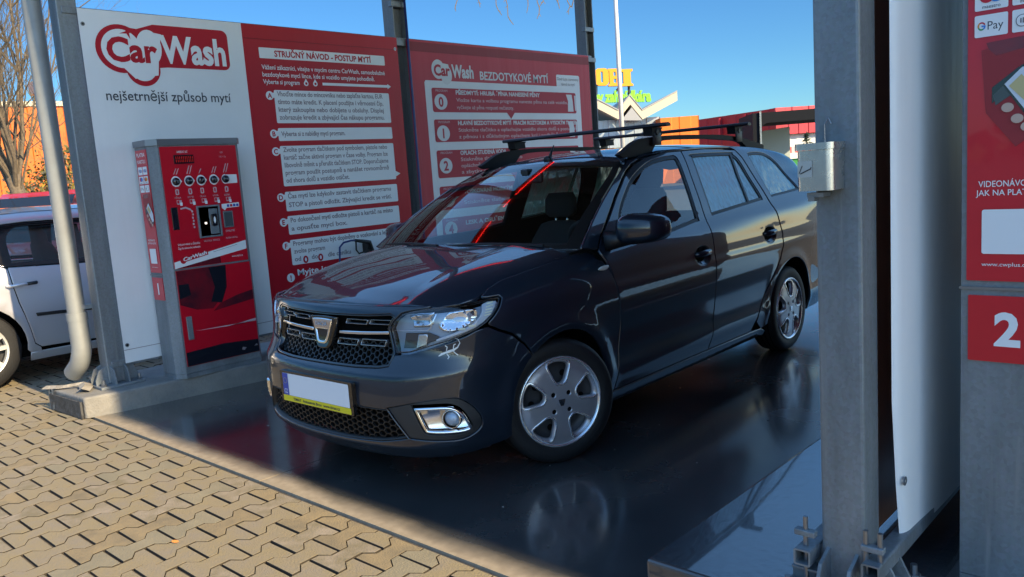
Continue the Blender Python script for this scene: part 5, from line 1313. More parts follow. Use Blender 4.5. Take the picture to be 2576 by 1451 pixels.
for i in range(len(lev) - 1):
    for j in range(6): fs.append((i * 7 + j, i * 7 + j + 1, (i + 1) * 7 + j + 1, (i + 1) * 7 + j))
tg_.add(vs, fs[:24], "car_paint"); tg_.add(vs, fs[24:], "side_glass"); tg_.build("tailgate", CAR, smooth=True)
ub = MB(); ub.box((0, 1.32, .24), (1.44, 1.7, .06), "gap_black"); ub.box((0, -.25, .45), (.96, .7, .45), "gap_black"); ub.box((0, -.52, .62), (1.1, .06, .5), "gap_black"); ub.box((0, 2.6, .42), (1.0, 1.8, .3), "gap_black"); ub.build("underbody", CAR)
# cabin
db = MB(); db.prism([(.24, .60), (.84, .60), (.86, .80), (.80, .93), (.70, .985), (.45, .998), (.26, .985)], 1.42, "cabin", Matrix(((0, 0, 1, -.71), (1, 0, 0, 0), (0, 1, 0, 0), (0, 0, 0, 1)))); db.build("dashboard", CAR)
st = MB(); ring = []
mt = Matrix.Translation((.36, .97, .93)) @ Euler((radians(-62), 0, 0)).to_matrix().to_4x4()
for i in range(25): ring.append(mt @ Vector((.185 * cos(2 * pi * i / 24), .185 * sin(2 * pi * i / 24), 0)))
st.tube(ring, .016, "cabin", 8); st.tube([mt @ Vector((-.18, 0, 0)), mt @ Vector((.18, 0, 0))], .018, "cabin", 6); st.tube([mt @ Vector((0, 0, 0)), mt @ Vector((0, 0, -.25))], .03, "cabin", 8); st.build("steering_wheel", CAR, smooth=True)
def loft(mb, secs, m):
    """rounded cushion through sections (centre, half width, half depth, up-axis tilt)"""
    n = 14; vs, fs = [], []
    for (c, hw, hd) in secs:
        for j in range(n):
            a = 2 * pi * j / n; ca, sa = cos(a), sin(a); e = .55
            vs.append((c[0] + hw * abs(ca) ** e * (1 if ca > 0 else -1), c[1] + hd * abs(sa) ** e * (1 if sa > 0 else -1), c[2]))
    for i in range(len(secs) - 1):
        for j in range(n):
            j2 = (j + 1) % n; fs.append((i * n + j, i * n + j2, (i + 1) * n + j2, (i + 1) * n + j))
    fs.append(tuple(range(n))[::-1]); fs.append(tuple((len(secs) - 1) * n + j for j in range(n)))
    mb.add(vs, fs, m)
for x in (.36, -.36):
    se = MB(); loft(se, [((x, 1.22, .36), .23, .26), ((x, 1.22, .50), .25, .27), ((x, 1.22, .54), .22, .24)], "seat_cloth")
    loft(se, [((x, 1.42, .50), .22, .07), ((x, 1.47, .70), .245, .075), ((x, 1.53, .92), .235, .06), ((x, 1.56, 1.03), .17, .045), ((x, 1.565, 1.05), .10, .03)], "seat_cloth"); se.build("front_seat", CAR, smooth=True)
    hr = MB(); loft(hr, [((x, 1.565, 1.075), .09, .03), ((x, 1.565, 1.10), .125, .045), ((x, 1.57, 1.20), .125, .045), ((x, 1.575, 1.245), .10, .03)], "seat_cloth"); hr.tube([(x - .05, 1.565, 1.0), (x - .05, 1.565, 1.1)], .007, "chrome_soft", 6); hr.tube([(x + .05, 1.565, 1.0), (x + .05, 1.565, 1.1)], .007, "chrome_soft", 6)
    hr.build("headrest", CAR, smooth=True)
se = MB(); loft(se, [((0, 2.2, .36), .62, .26), ((0, 2.2, .52), .64, .27), ((0, 2.2, .55), .60, .24)], "seat_cloth"); loft(se, [((0, 2.42, .5), .62, .07), ((0, 2.50, .8), .62, .07), ((0, 2.56, 1.0), .60, .05), ((0, 2.57, 1.03), .55, .03)], "seat_cloth"); se.build("rear_seat", CAR, smooth=True)
for x in (.38, -.38):
    hr = MB(); loft(hr, [((x, 2.58, 1.04), .10, .03), ((x, 2.58, 1.07), .12, .04), ((x, 2.59, 1.13), .11, .035)], "seat_cloth"); hr.build("headrest", CAR, smooth=True)

# mirrors
def sgnpow(a, e): return (abs(a) ** e) * (1 if a >= 0 else -1)
for sg in (1, -1):
    mm = MB(); vs, fs = [], []; nu, nv = 20, 12; cx, cy_, cz = (.978, .545, 1.080) if sg > 0 else (.955, .60, 1.055); e = .62
    for i in range(nv + 1):
        ph = -pi / 2 + pi * i / nv
        for j in range(nu):
            th = 2 * pi * j / nu
            X = sgnpow(cos(ph), e) * sgnpow(cos(th), e); Y = sgnpow(cos(ph), e) * sgnpow(sin(th), e); Z = sgnpow(sin(ph), e)
            yy = Y * (.115 if Y < 0 else .035)
            vs.append((sg * (cx + .118 * X), cy_ + yy + .04 * X, cz + Z * (.076 - .011 * X)))
    for i in range(nv):
        for j in range(nu):
            j2 = (j + 1) % nu; q = (i * nu + j, i * nu + j2, (i + 1) * nu + j2, (i + 1) * nu + j); fs.append(q if sg > 0 else q[::-1])
    mm.add(vs, fs, "car_paint"); MO = mm.build("wing_mirror", CAR, smooth=True)
    ma = MB(); ma.tube([(sg * .80, .44, 1.025), (sg * .86, .47, 1.030), (sg * .93, .51, 1.040)], [.055, .042, .034], "car_black", 12); ma.build("mirror_arm", MO, smooth=True)
    mg = MB(); mg.add([(sg * (cx + a), cy_ + .036 + .04 * a / .128, cz + b) for a, b in rrect(-.098, -.058, .098, .058, .03)], [tuple(range(24))], "chrome"); mg.build("mirror_glass", MO)
# roof rails, load bars, aerial
for sg in (1, -1):
    rr = MB(); x = .545
    top = lut([(.96, 1.462), (1.02, 1.486), (1.12, 1.530), (1.25, 1.553), (1.6, 1.566), (2.0, 1.564), (2.35, 1.552), (2.55, 1.530), (2.75, 1.500), (2.86, 1.478)])
    up = [(y / 100, top(y / 100)) for y in range(96, 287, 5)]
    base = lambda y: Rc(y) - .040 - .004
    lo = [(2.86, base(2.86)), (2.60, base(2.6)), (2.50, top(2.5) - .030), (2.42, top(2.42) - .026), (2.0, 1.538), (1.6, 1.540), (1.44, 1.534), (1.36, 1.520), (1.30, base(1.3)), (1.16, base(1.16)), (1.06, base(1.06) + .012), (1.0, 1.444)]
    rr.prism(up + lo, .036, "rail_black", Matrix(((0, 0, 1, sg * x - .018), (1, 0, 0, 0), (0, 1, 0, 0), (0, 0, 0, 1)))); rr.build("roof_rail", CAR, angle=30)
for y, hw in ((1.355, .655), (2.44, .655)):
    b = MB(); pr = [(-.028, 0), (-.024, .010), (-.012, .016), (.008, .015), (.022, .008), (.028, -.001), (.022, -.007), (-.02, -.007)]
    mt = Matrix(((0, 0, 1, -hw), (1, 0, 0, y), (0, 1, 0, 1.622), (0, 0, 0, 1)))
    b.prism(pr, 2 * hw, "car_black", mt); LB = b.build("load_bar", CAR, angle=40)
    for sg in (1, -1):
        f = MB(); x = .545
        f.prism([(y - .055, 1.566), (y + .055, 1.566), (y + .050, 1.600), (y + .065, 1.614), (y - .065, 1.614), (y - .060, 1.600)], .062, "rail_black", Matrix(((0, 0, 1, sg * x - .031), (1, 0, 0, 0), (0, 1, 0, 0), (0, 0, 0, 1))))
        f.box((sg * (x + .027), y, 1.545), (.010, .09, .075), "car_black", bev=.003); f.lathe([(0, .004), (.016, .004), (.018, 0)], "car_black", plane_x(sg * x + sg * .0325) @ Matrix.Translation((y, 1.585, 0)), 14); f.build("bar_foot", LB, angle=40)
an = MB(); an.tube([(0, 1.0, Rc(1.0)), (0, 1.03, Rc(1.03) + .006)], [.028, .02], "car_black", 10); an.tube([(0, 1.015, Rc(1.0) + .004), (0, 1.075, 1.555)], [.012, .004], "car_black", 8); an.build("aerial", CAR, smooth=True)
# wheels: tyre > cover
def wheel(x, y, steer, sg):
    R_, w = .305, .0925
    prof = [(.195, -.06), (.215, -.083), (.255, -w), (.283, -w + .004), (.298, -w + .018), (.3035, -w + .035), (R_, -.03), (R_, .03), (.3035, w - .035), (.298, w - .018), (.283, w - .004), (.255, w), (.235, w - .002), (.222, w - .006), (.200, w - .02)]
    prof = prof[:8] + prof[8:]
    t = MB(); ax = Matrix(((0, 0, 1, 0), (1, 0, 0, 0), (0, 1, 0, 0), (0, 0, 0, 1)))
    t.lathe(prof, "tyre", ax, 56)
    for dx in (-.05, -.017, .017, .05): t.lathe([(R_ + .0004, dx - .004), (R_ + .0004, dx + .004)], "gap_black", ax, 56)
    W = t.build("wheel", CAR, angle=40, loc=(sg * x, y, WZ)); W.rotation_euler = (0, 0, steer + (0 if sg > 0 else pi))
    st_ = MB(); st_.lathe([(0, w - .055), (.08, w - .055), (.10, w - .045), (.15, w - .06), (.19, w - .045), (.20, w - .015)], "hub_dark", ax, 36)
    for k in range(10):
        a = 2 * pi * k / 10; st_.lathe([(0, .002), (.014, .002), (.016, 0)], "gap_black", ax @ Matrix.Translation((.135 * cos(a), .135 * sin(a), w - .052)), 10)
    st_.build("steel_rim", W, smooth=True)
    def COV(a, r):      # polar skin of the cover: shallow dome
        return Vector((w + .004 - .030 * (r / .2) ** 2 * .35 + .010 * (1 - sstep(0, .07, r)), r * sin(a), r * cos(a)))
    def DISC(u, v): 
        r = hypot(u, v); return Vector((w + .006 - .014 * (r / .215) ** 2 - .006 * sstep(.165, .21, r), u, v))
    outer = ell(0, 0, .214, n=60); holes = []; rims = []
    for k in range(5):
        a0 = pi + 2 * pi * k / 5 + pi / 5
        P = []
        for da, r in ((-.36, .192), (-.18, .196), (0, .197), (.18, .196), (.36, .192), (.40, .178), (.37, .145), (.33, .115), (.17, .096), (-.17, .096), (-.33, .115), (-.37, .145), (-.40, .178)):
            P.append((r * sin(a0 + da * .76), r * cos(a0 + da * .76)))
        P = smooth_poly(P, sub=2); holes.append(P)
    lugs = [ell(.058 * cos(pi / 4 + k * pi / 2), .058 * sin(pi / 4 + k * pi / 2), .0115, n=12) for k in range(4)]
    items = [(Panel(DISC, outer, holes=holes + lugs, depth=.028, rim=.004, gap=.0006, step=.022), "hub_silver")]
    for h in holes:
        big = inset(h, -.0125); big2 = inset(h, -.0030)
        items.append((Panel(DISC, big, holes=[big2], off=.0040, depth=.004, rim=.003, gap=.0002, step=.03), "hub_edge"))
    cv = skin("wheel_cover", items, W)
    rg = MB(); rg.lathe([(.224, w - .018), (.222, w - .001), (.216, w + .003), (.209, w - .001), (.205, w - .008)], "hub_edge", ax, 60); rg.build("cover_ring", W, smooth=True)
    for k in range(4):
        lh = MB().flat(ell(.058 * cos(pi / 4 + k * pi / 2), .058 * sin(pi / 4 + k * pi / 2), .0125, n=12), "gap_black", plane_x(w - .001)); lh.build("lug_shade", W)  # black disc painting the shade inside the lug hole
    bd = MB(); sh_ = [(-.018, .016), (.018, .016), (.016, .004), (.008, -.016), (-.008, -.016), (-.016, .004)]; bd.prism(sh_, .004, "chrome_soft", plane_x(w + .0065)); bd.prism(ell(0, 0, .030, n=24), .003, "hub_silver", plane_x(w + .004)); bd.build("cover_badge", W)
    return W
wheel(.745, 0, -radians(24), 1); wheel(.745, 0, -radians(24), -1)
wheel(.740, YR, 0, 1); wheel(.740, YR, 0, -1)
# ================================================================ pale car parked beyond the wall
paint("white_paint", (.55, .55, .585), .5, .30); mat("alloy", (.58, .57, .54), .4, .5); mat("seat_brown", (.05, .028, .022), .85)
W2 = thing("parked_car", "pale silver parked car half hidden behind the drainpipe, its rear wheel in the sun", "car", (-4.02, -1.21, 0), 0, "cars parked around the yard")
def P2(z): return lin([(.16, -.09), (.24, -.05), (.40, -.015), (.55, 0), (.78, .004), (.88, -.012), (.94, -.035), (1.0, -.06), (1.24, -.155), (1.36, -.21), (1.40, -.25)])(z)
P2s = lut([(.16, -.09), (.24, -.05), (.40, -.015), (.55, 0), (.78, .004), (.88, -.010), (.94, -.032), (1.0, -.058), (1.24, -.150), (1.34, -.20), (1.40, -.25)])
def WS_(y, z):
    r = hypot(y, z - .315)
    return Vector((P2s(z) + .014 * math.exp(-((r - .375) / .05) ** 2) - .25 * sstep(2.6, 3.6, y) ** 2 - .2 * sstep(-.35, -.8, y) ** 2, y, z))
cut = [(.30, .93), (.31, .80), (.335, .66), (.365, .55), (.395, .42), (.415, .31), (.46, .272)]
for sg in (1, -1):
    fm = WS_ if sg > 0 else (lambda y, z: Vector((-1.72 - WS_(y, z).x, y, z)))
    qp = [(.46, .24), (.375, .24)] + arc(0, .315, .352, -8, 188, 18) + [(-.5, .25), (-.74, .35), (-.74, .95), (-.55, 1.25), (-.2, 1.345), (.5, 1.372), (1.2, 1.372), (1.75, 1.30), (2.35, .95), (2.33, .93), (1.9, 1.24), (1.7, 1.285), (.5, 1.295), (.30, 1.285), (.24, 1.24), (.235, .97), (.295, .935)] + [(a - .004, b) for a, b in cut]
    Panel(fm, qp, step=.06, flip=sg < 0).build("rear_quarter", "white_paint", W2)
    dr = cut + [(1.12, .252), (1.15, .60), (1.14, .90), (.30, .945)]
    D = Panel(fm, dr, step=.06, flip=sg < 0).build("rear_door", "white_paint", W2)
    fdp = [(1.135, .252), (2.05, .252), (2.13, .55), (2.12, .88), (1.155, .895)]
    D2 = Panel(fm, fdp, step=.06, flip=sg < 0).build("front_door", "white_paint", W2)
    wg = [(2.06, .24)] + [(2.15, .55), (2.14, .88), (3.1, .80), (3.3, .60), (3.32, .30), (3.1, .25)] + arc(2.62, .315, .352, -8, 188, 14)
    Panel(fm, wg, step=.06, flip=sg < 0).build("front_wing", "white_paint", W2)
    Panel(fm, [(.375, .165), (2.27, .165), (2.27, .238), (.375, .238)], step=.08, flip=sg < 0).build("sill", "white_paint", W2)
    gl = [(.245, .965), (.30, .95), (1.15, .91), (2.30, .935), (1.88, 1.235), (1.69, 1.28), (.5, 1.29), (.31, 1.28), (.25, 1.23)]
    g1 = smooth_poly([(.345, .985), (1.02, .955), (1.04, 1.25), (.52, 1.262), (.40, 1.24), (.345, 1.16)], sub=3, sharp=(0, 1, 2)); g2 = [(1.16, .945), (2.17, .955), (1.80, 1.22), (1.66, 1.255), (1.15, 1.258)]
    Panel(fm, gl, holes=[g1, g2], off=-.006, step=.08, flip=sg < 0).build("window_frame", "car_gloss_black", W2)
    skin("window_glass", [(Panel(fm, inset(g1, -.004), off=-.012, depth=.002, step=.1, flip=sg < 0), "side_glass"), (Panel(fm, inset(g2, -.004), off=-.012, depth=.002, step=.1, flip=sg < 0), "side_glass")], W2)
    if sg > 0:
        Panel(fm, [(.445, .530), (1.11, .500), (1.11, .528), (.435, .562)], off=.012, depth=.014, rim=.005, step=.1).build("rubbing_strip", "car_black", W2)
        Panel(fm, [(1.145, .498), (2.06, .47), (2.06, .497), (1.145, .526)], off=.012, depth=.014, rim=.005, step=.1).build("rubbing_strip", "car_black", W2)
        Panel(fm, ell(.39, .800, .060, .040), off=.004, depth=.006, rim=.003, step=.03).build("handle_recess", "white_paint", D)
        h = MB(); p = fm(.36, .80); h.tube([(p.x, .26, .797), (p.x + .03, .28, .80), (p.x + .035, .37, .803), (p.x + .03, .40, .803)], .013, "white_paint", 8); h.tube([(p.x + .03, .40, .803), (p.x + .028, .47, .806), (p.x, .475, .806)], .013, "car_black", 8); h.build("door_handle", D, smooth=True)
mb = MB(); vs, fs = [], []
sec = [(-.74, .98), (-.60, 1.22), (-.2, 1.36), (.5, 1.405), (1.2, 1.40), (1.75, 1.325), (2.38, .97), (3.2, .84), (3.45, .62)]
for y, z in sec:
    x0 = WS_(max(min(y, 3.3), -.72), min(z - .03, 1.36)).x - .006; x1 = -1.72 - x0
    for k in range(7):
        t = k / 6; vs.append((x0 + (x1 - x0) * t, y, z - .03 + .04 * (1 - (2 * t - 1) ** 4)))
for i in range(len(sec) - 1):
    for k in range(6): fs.append((i * 7 + k, (i + 1) * 7 + k, (i + 1) * 7 + k + 1, i * 7 + k + 1))
mb.add(vs, [f for f in fs[6:30]], "white_paint"); mb.add(vs, fs[:6] + fs[30:36], "side_glass"); mb.add(vs, fs[36:], "white_paint"); mb.build("roof", W2, smooth=True)
mb = MB(); mb.box((-.86, 1.3, .25), (1.5, 3.9, .1), "gap_black"); mb.box((-.86, .0, .6), (1.3, 1.3, .5), "gap_black"); mb.box((-.86, -.70, .60), (1.45, .06, .7), "white_paint", bev=.02); mb.build("underbody", W2)
for x in (-.42, -1.25):
    se = MB(); loft(se, [((x, 1.25, .4), .23, .25), ((x, 1.25, .55), .23, .25)], "seat_brown"); loft(se, [((x, 1.05, .5), .23, .08), ((x, .98, .9), .24, .08), ((x, .94, 1.05), .19, .06), ((x, .93, 1.08), .12, .05), ((x, .93, 1.10), .13, .05), ((x, .92, 1.24), .12, .045)], "seat_brown"); se.build("front_seat", W2, smooth=True)
se = MB(); loft(se, [((-.86, .35, .4), .62, .25), ((-.86, .3, .6), .62, .25)], "seat_brown"); loft(se, [((-.86, .02, .5), .62, .08), ((-.86, -.08, .95), .6, .06)], "seat_brown"); se.build("rear_seat", W2, smooth=True)
def alloy(parent, x, y, sg):
    R_, w = .315, .10; ax = Matrix(((0, 0, 1, 0), (1, 0, 0, 0), (0, 1, 0, 0), (0, 0, 0, 1)))
    t = MB(); t.lathe([(.19, -.08), (.27, -w), (.30, -w + .015), (R_, -.05), (R_, .05), (.30, w - .015), (.27, w), (.215, w - .004), (.20, w - .02)], "tyre", ax, 40); o = t.build("wheel", parent, angle=40, loc=(x, y, R_)); o.rotation_euler = (0, 0, 0 if sg > 0 else pi)
    t = MB(); t.lathe([(0, w - .07), (.19, w - .07), (.20, w - .02)], "hub_dark", ax, 36); t.lathe([(.215, w - .006), (.210, w + .003), (.196, w - .002), (.19, w - .03)], "alloy", ax, 40); t.lathe([(0, w - .005), (.04, w - .006), (.05, w - .02)], "alloy", ax, 20)
    for k in range(5):
        for dd in (-.13, .13):
            a = 2 * pi * k / 5 + .3
            ca, sa = cos(a), sin(a)
            def T(r, q, h): return (w + h, r * ca - q * sa, r * sa + q * ca)
            q0, q1 = dd * .12, dd * .38
            t.add([T(.03, q0 - .014, -.012), T(.03, q0 + .014, -.012), T(.20, q1 + .017, -.006), T(.20, q1 - .017, -.006), T(.03, q0 - .016, -.05), T(.03, q0 + .016, -.05), T(.20, q1 + .02, -.04), T(.20, q1 - .02, -.04)], [(0, 1, 2, 3), (0, 3, 7, 4), (1, 5, 6, 2)], "alloy")
    t.build("rim", o, angle=40)
for x, sg in ((-.09, 1), (-1.63, -1)):
    alloy(W2, x, 0, sg); alloy(W2, x, 2.62, sg)

# ================================================================ the yard and the buildings beyond
mat("orange_clad", (.62, .125, .004), .6, noise=(1.5, .4, (.52, .10, .004))); mat("orange_box", (.66, .15, .003), .55); mat("cream", (.50, .455, .35), .6); mat("cladding_grey", (.36, .42, .47), .45, .3, noise=(2, .5, (.28, .33, .38)))
mat("roof_grey", (.30, .31, .32), .6); mat("sign_orange", (.80, .30, .005), .4); mat("sign_green", (.22, .62, .03), .4); mat("sign_edge", (.03, .025, .02), .5)
mat("red_clad", (.30, .012, .022), .5); mat("red_roof", (.50, .035, .05), .5); mat("frame_dark", (.012, .014, .018), .8, spec=.12); mat("wall_white", (.62, .63, .60), .7); mat("panel_pale", (.42, .47, .44), .4); mat("green_band", (.02, .20, .03), .5); mat("awning_red", (.55, .10, .05), .6)
mat("bark", (.16, .125, .085), .9, noise=(20, .8, (.09, .07, .05)), bump=(40, .6)); mat("twig", (.125, .10, .07), .9); mat("twig_olive", (.15, .14, .065), .9); mat("leaf_olive", (.12, .115, .04), .8); mat("leaf_yellow", (.30, .21, .03), .8); mat("fir", (.03, .055, .03), .9); mat("pole_paint", (.55, .55, .53), .45, .3)
UP = Vector((0, 0, 1))
def on_ground(px, py, depth):
    p = at(px, py, depth); return Vector((p.x, p.y, 0))
def wall_block(name, a, b, back, top, m, ribs=0, label=None, cat="building", z0=-.05, parent=None):
    """a clad block between ground points a and b, reaching back behind them"""
    d = (b - a).normalized(); nrm = Vector((d.y, -d.x, 0))
    if nrm.dot(CAMP - a) < 0: nrm = -nrm
    L = (b - a).length
    mb = MB(); mt = Matrix(((d.x, -nrm.x, 0, a.x), (d.y, -nrm.y, 0, a.y), (0, 0, 1, 0), (0, 0, 0, 1)))
    if ribs:
        n = int(L / ribs); poly = []
        for i in range(n):
            x = L * i / n; w = L / n
            poly += [(x, 0), (x + w * .55, 0), (x + w * .6, .04), (x + w * .95, .04)]
        poly += [(L, 0), (L, back), (0, back)]
    else: poly = [(0, 0), (L, 0), (L, back), (0, back)]
    mb.prism(poly, top - z0, m, mt, z0)
    o = mb.build(name, parent)
    if label: tag(o, label, cat)
    return o, mt, L
# orange store wall at the left
a, b = on_ground(0, 268, 30), on_ground(160, 266, 31.2); d = (b - a)
ow = thing("store_building", "long orange clad store wall behind the bare trees", "building")
wall_block("wall", a - d * 4.5, a + d * 14, 18, at(0, 268, 30).z, "orange_clad", .6, parent=ow)
c1, c2 = a - d * 4.5, a + d * 14
mb = MB(); dn = d.normalized(); L = (c2 - c1).length
mb.prism([(0, -.06), (L, -.06), (L, .1), (0, .1)], .18, "cream", Matrix(((dn.x, -dn.y, 0, c1.x), (dn.y, dn.x, 0, c1.y), (0, 0, 1, 0), (0, 0, 0, 1))), at(0, 268, 30).z + .003); mb.build("coping", ow)
p = at(95, 222, 34); mb = MB(); mb.box(p, (.75, .5, .55), "cream", bev=.04); mb.tube([(p.x, p.y, p.z - .27), (p.x, p.y, at(0, 268, 30).z - .3)], .05, "roof_grey", 6); mb.build("roof_lamp", ow)

# garden store with the folded roof and its sign
gs = thing("garden_store", "grey clad garden store with cream folded roof behind the light pole", "building")
dep = 60; ga, gb = on_ground(1400, 300, dep), on_ground(1660, 300, dep)
wall_block("wall", ga, gb, 14, at(1560, 300, dep).z, "cladding_grey", .9, parent=gs)
gd = (gb - ga).normalized(); gn = Vector((gd.y, -gd.x, 0)); gn = gn if gn.dot(CAMP - ga) > 0 else -gn
mtx = Matrix(((gd.x, 0, -gn.x, 0), (gd.y, 0, -gn.y, 0), (0, 1, 0, 0), (0, 0, 0, 1)))
def fpt(px, py, dd=dep - 1.2):
    p = at(px, py, dd); q = p - CAMP
    u = p.dot(gd); return (u, p.z)
base_w = at(1560, 300, dep - 1.2); off0 = base_w.dot(-gn)
mt = Matrix(((gd.x, 0, -gn.x, -gn.x * off0), (gd.y, 0, -gn.y, -gn.y * off0), (0, 1, 0, 0), (0, 0, 0, 1)))
prof = [fpt(*q) for q in ((1430, 236), (1556, 300), (1585, 263), (1617, 300), (1703, 253))]
th = .62
mb = MB(); mb.prism(prof + [(u, z + th) for u, z in prof[::-1]], 13, "cream", mt); mb.build("roof", gs)
mb = MB(); mb.prism([(u, z + th + .01) for u, z in prof] + [(u, z + th + .10) for u, z in prof[::-1]], 13.1, "roof_grey", mt, -.05); mb.build("roof_edge", gs)
pq = [fpt(*q, dep - .6) for q in ((1560, 304), (1585, 272), (1612, 304))]
mb = MB(); mb.prism(pq, .1, "roof_grey", Matrix.Translation(-gn * -.3) @ mt, .2); mb.build("gable_panel", gs)
sg_ = thing("store_sign", "orange and green store lettering on dark posts above the folded roof", "sign")
sd = dep + 3
def sign_row(txt, p0, p1, m, hpx, name, bold):
    vs, fs, w = text2d(txt, bold); A, B = at(*p0, sd), at(*p1, sd); ex = (B - A); Lw = ex.length; ex.normalize(); ez = Vector((0, 0, 1)); ez = (ez - ex * ez.dot(ex)).normalized(); ey = ez.cross(ex)
    H = hpx / CF * sd; mb = MB(); n = len(vs)
    def T(a, b_, k): return A + ex * (a / w * Lw) + ez * (b_ / .73 * H) + ey * k
    for k0, k1, mm, grow in ((-.22, .0, m, 0),):
        mb.add([T(a, b_, -.25) for a, b_ in vs], fs, m); mb.add([T(a, b_, .12) for a, b_ in vs], [f[::-1] for f in fs], "sign_edge")
        cnt = {}
        for f in fs:
            for i in range(len(f)):
                e = (f[i], f[(i + 1) % len(f)]); cnt[e] = cnt.get(e, 0) + 1
        ed = [e for e in cnt if (e[1], e[0]) not in cnt]
        mb.add([T(a, b_, -.25) for a, b_ in vs] + [T(a, b_, .12) for a, b_ in vs], [(e[1], e[0], e[0] + n, e[1] + n) for e in ed], "sign_edge")
    return mb.build(name, sg_)
# each letter of the yellow word is a body of its own: fat slab shapes with slit openings
def slab(poly, holes, x0, x1, y0, y1):
    A = at(x0, y1 + .5, sd); B = at(x1, y1 - .6, sd); C = at(x0, y0, sd); ex = B - A; W_ = ex.length; ex.normalize(); H = (C - A).length; ez = Vector((0, 0, 1)); ey = ez.cross(ex).normalized()
    mt = Matrix(((ex.x, 0, -ey.x * -1, A.x), (ex.y, 0, -ey.y * -1, A.y), (ex.z, 1, 0, A.z), (0, 0, 0, 1)))
    P = [(p[0] * W_, p[1] * H) for p in poly]; Hs = [[(p[0] * W_, p[1] * H) for p in h] for h in holes]
    mb = MB(); mb.flat(P, "sign_orange", Matrix.Translation(-ey * .25) @ mt, Hs)
    for l in [P] + Hs:
        n = len(l); mb.add([mt @ Vector((p[0], p[1], -.25)) for p in l] + [mt @ Vector((p[0], p[1], .15)) for p in l], [(i, (i + 1) % n, n + (i + 1) % n, n + i) for i in range(n)], "sign_edge")
    return mb.build("letter", sg_)
slab(rrect(0, 0, 1, 1, .30, 6), [rrect(.42, .18, .58, .82, .07, 4)], 1497, 1532, 174, 216)
slab([(0, 0), (.78, 0), (.95, .08), (1, .25), (.96, .42), (.86, .5), (.95, .60), (.97, .78), (.90, .93), (.75, 1), (0, 1), (0, .90), (.10, .86), (.10, .14), (0, .10)], [rrect(.40, .18, .60, .42, .05, 3), rrect(.40, .58, .58, .82, .05, 3)], 1530, 1564, 175, 217)
slab([(0, 0), (1, 0), (1, .12), (.82, .17), (.82, .83), (1, .88), (1, 1), (0, 1), (0, .88), (.18, .83), (.18, .17), (0, .12)], [], 1563, 1592, 176, 217)
sign_row("hobby zahrádkára", (1452, 258), (1637, 254), "sign_green", 27, "green_lettering", .05)
mb = MB()
for x, y0, y1 in ((1500, 262, 210), (1560, 262, 210), (1582, 262, 210)): mb.tube([at(x, y0 + 30, sd + .3), at(x, y1, sd + .3)], .10, "sign_edge", 6)
mb.tube([at(1535, 250, sd + .3), at(1560, 215, sd + .3)], .08, "sign_edge", 6); mb.build("sign_frame", sg_)
a, b = on_ground(1661, 290, 58), on_ground(1758, 290, 58)
wall_block("orange_block", a, b, 9, at(1700, 294, 58).z, "orange_box", 1.0, "orange clad box building right of the garden store", "building")
# dark red long hall at the right
rb = thing("red_hall", "long low dark red hall rising behind the rear roof bar", "building")
c, e = on_ground(1951, 271, 40), on_ground(1758, 300, 45.7); hz = at(1951, 272, 40).z
wall_block("wall", e, c, .6, hz, "red_clad", 1.1, parent=rb)
f2 = on_ground(2120, 268, 40.5); wall_block("end_wall", c, f2, 7, hz + .02, "red_roof", .8, z0=at(1951, 303, 40).z, parent=rb)
for px in (1815, 1880):
    t = (px - 1758) / (1951 - 1758); q = e + (c - e) * t; mb = MB(); mb.box(q + Vector((0, 0, hz - .55)) + (CAMP - q).normalized() * .10, (.10, .16, .9), "red_roof"); mb.build("rib_frame", rb)
# dark portal of the vacuum bay
pf = thing("portal_frame", "dark grey portal frame of the neighbouring vacuum bay", "frame")
D = 14.0; A = at(1893, 285, D); B = at(2120, 268, D - .2); ex = (B - A); ex.z = 0; Lp = ex.length; ex.normalize(); ey = Vector((-ex.y, ex.x, 0)); ey = ey if ey.dot(A - CAMP) > 0 else -ey
mt = Matrix(((ex.x, 0, ey.x, A.x), (ex.y, 0, ey.y, A.y), (0, 1, 0, 0), (0, 0, 0, 1)))
zt = A.z; wl_ = 19 / CF * D; hb_ = 26 / CF * D
inner = [(Lp, zt - hb_), (wl_ + .14, zt - hb_)] + [(wl_ + .14 - .14 * sin(radians(k)), zt - hb_ - .14 + .14 * cos(radians(k))) for k in range(15, 91, 15)] + [(wl_, 0)]
mb = MB(); mb.prism([(0, 0), (0, zt), (Lp, zt)] + inner, 1.6, "frame_dark", mt); mb.build("frame", pf)
mb = MB(); mb.prism([(wl_ * .85, 0), (wl_ * .85 + .03, 0), (wl_ * .85 + .03, zt + .02), (wl_ * .85, zt + .02)], .03, "steel", mt, -.035); mb.build("corner_strip", pf)
mb = MB(); mb.prism([(wl_ + .02, .0), (wl_ + .68, .0), (wl_ + .68, zt - hb_ - .06), (wl_ + .02, zt - hb_ - .12)], .02, "panel_pale", mt, 1.0); mb.build("side_pane", pf)
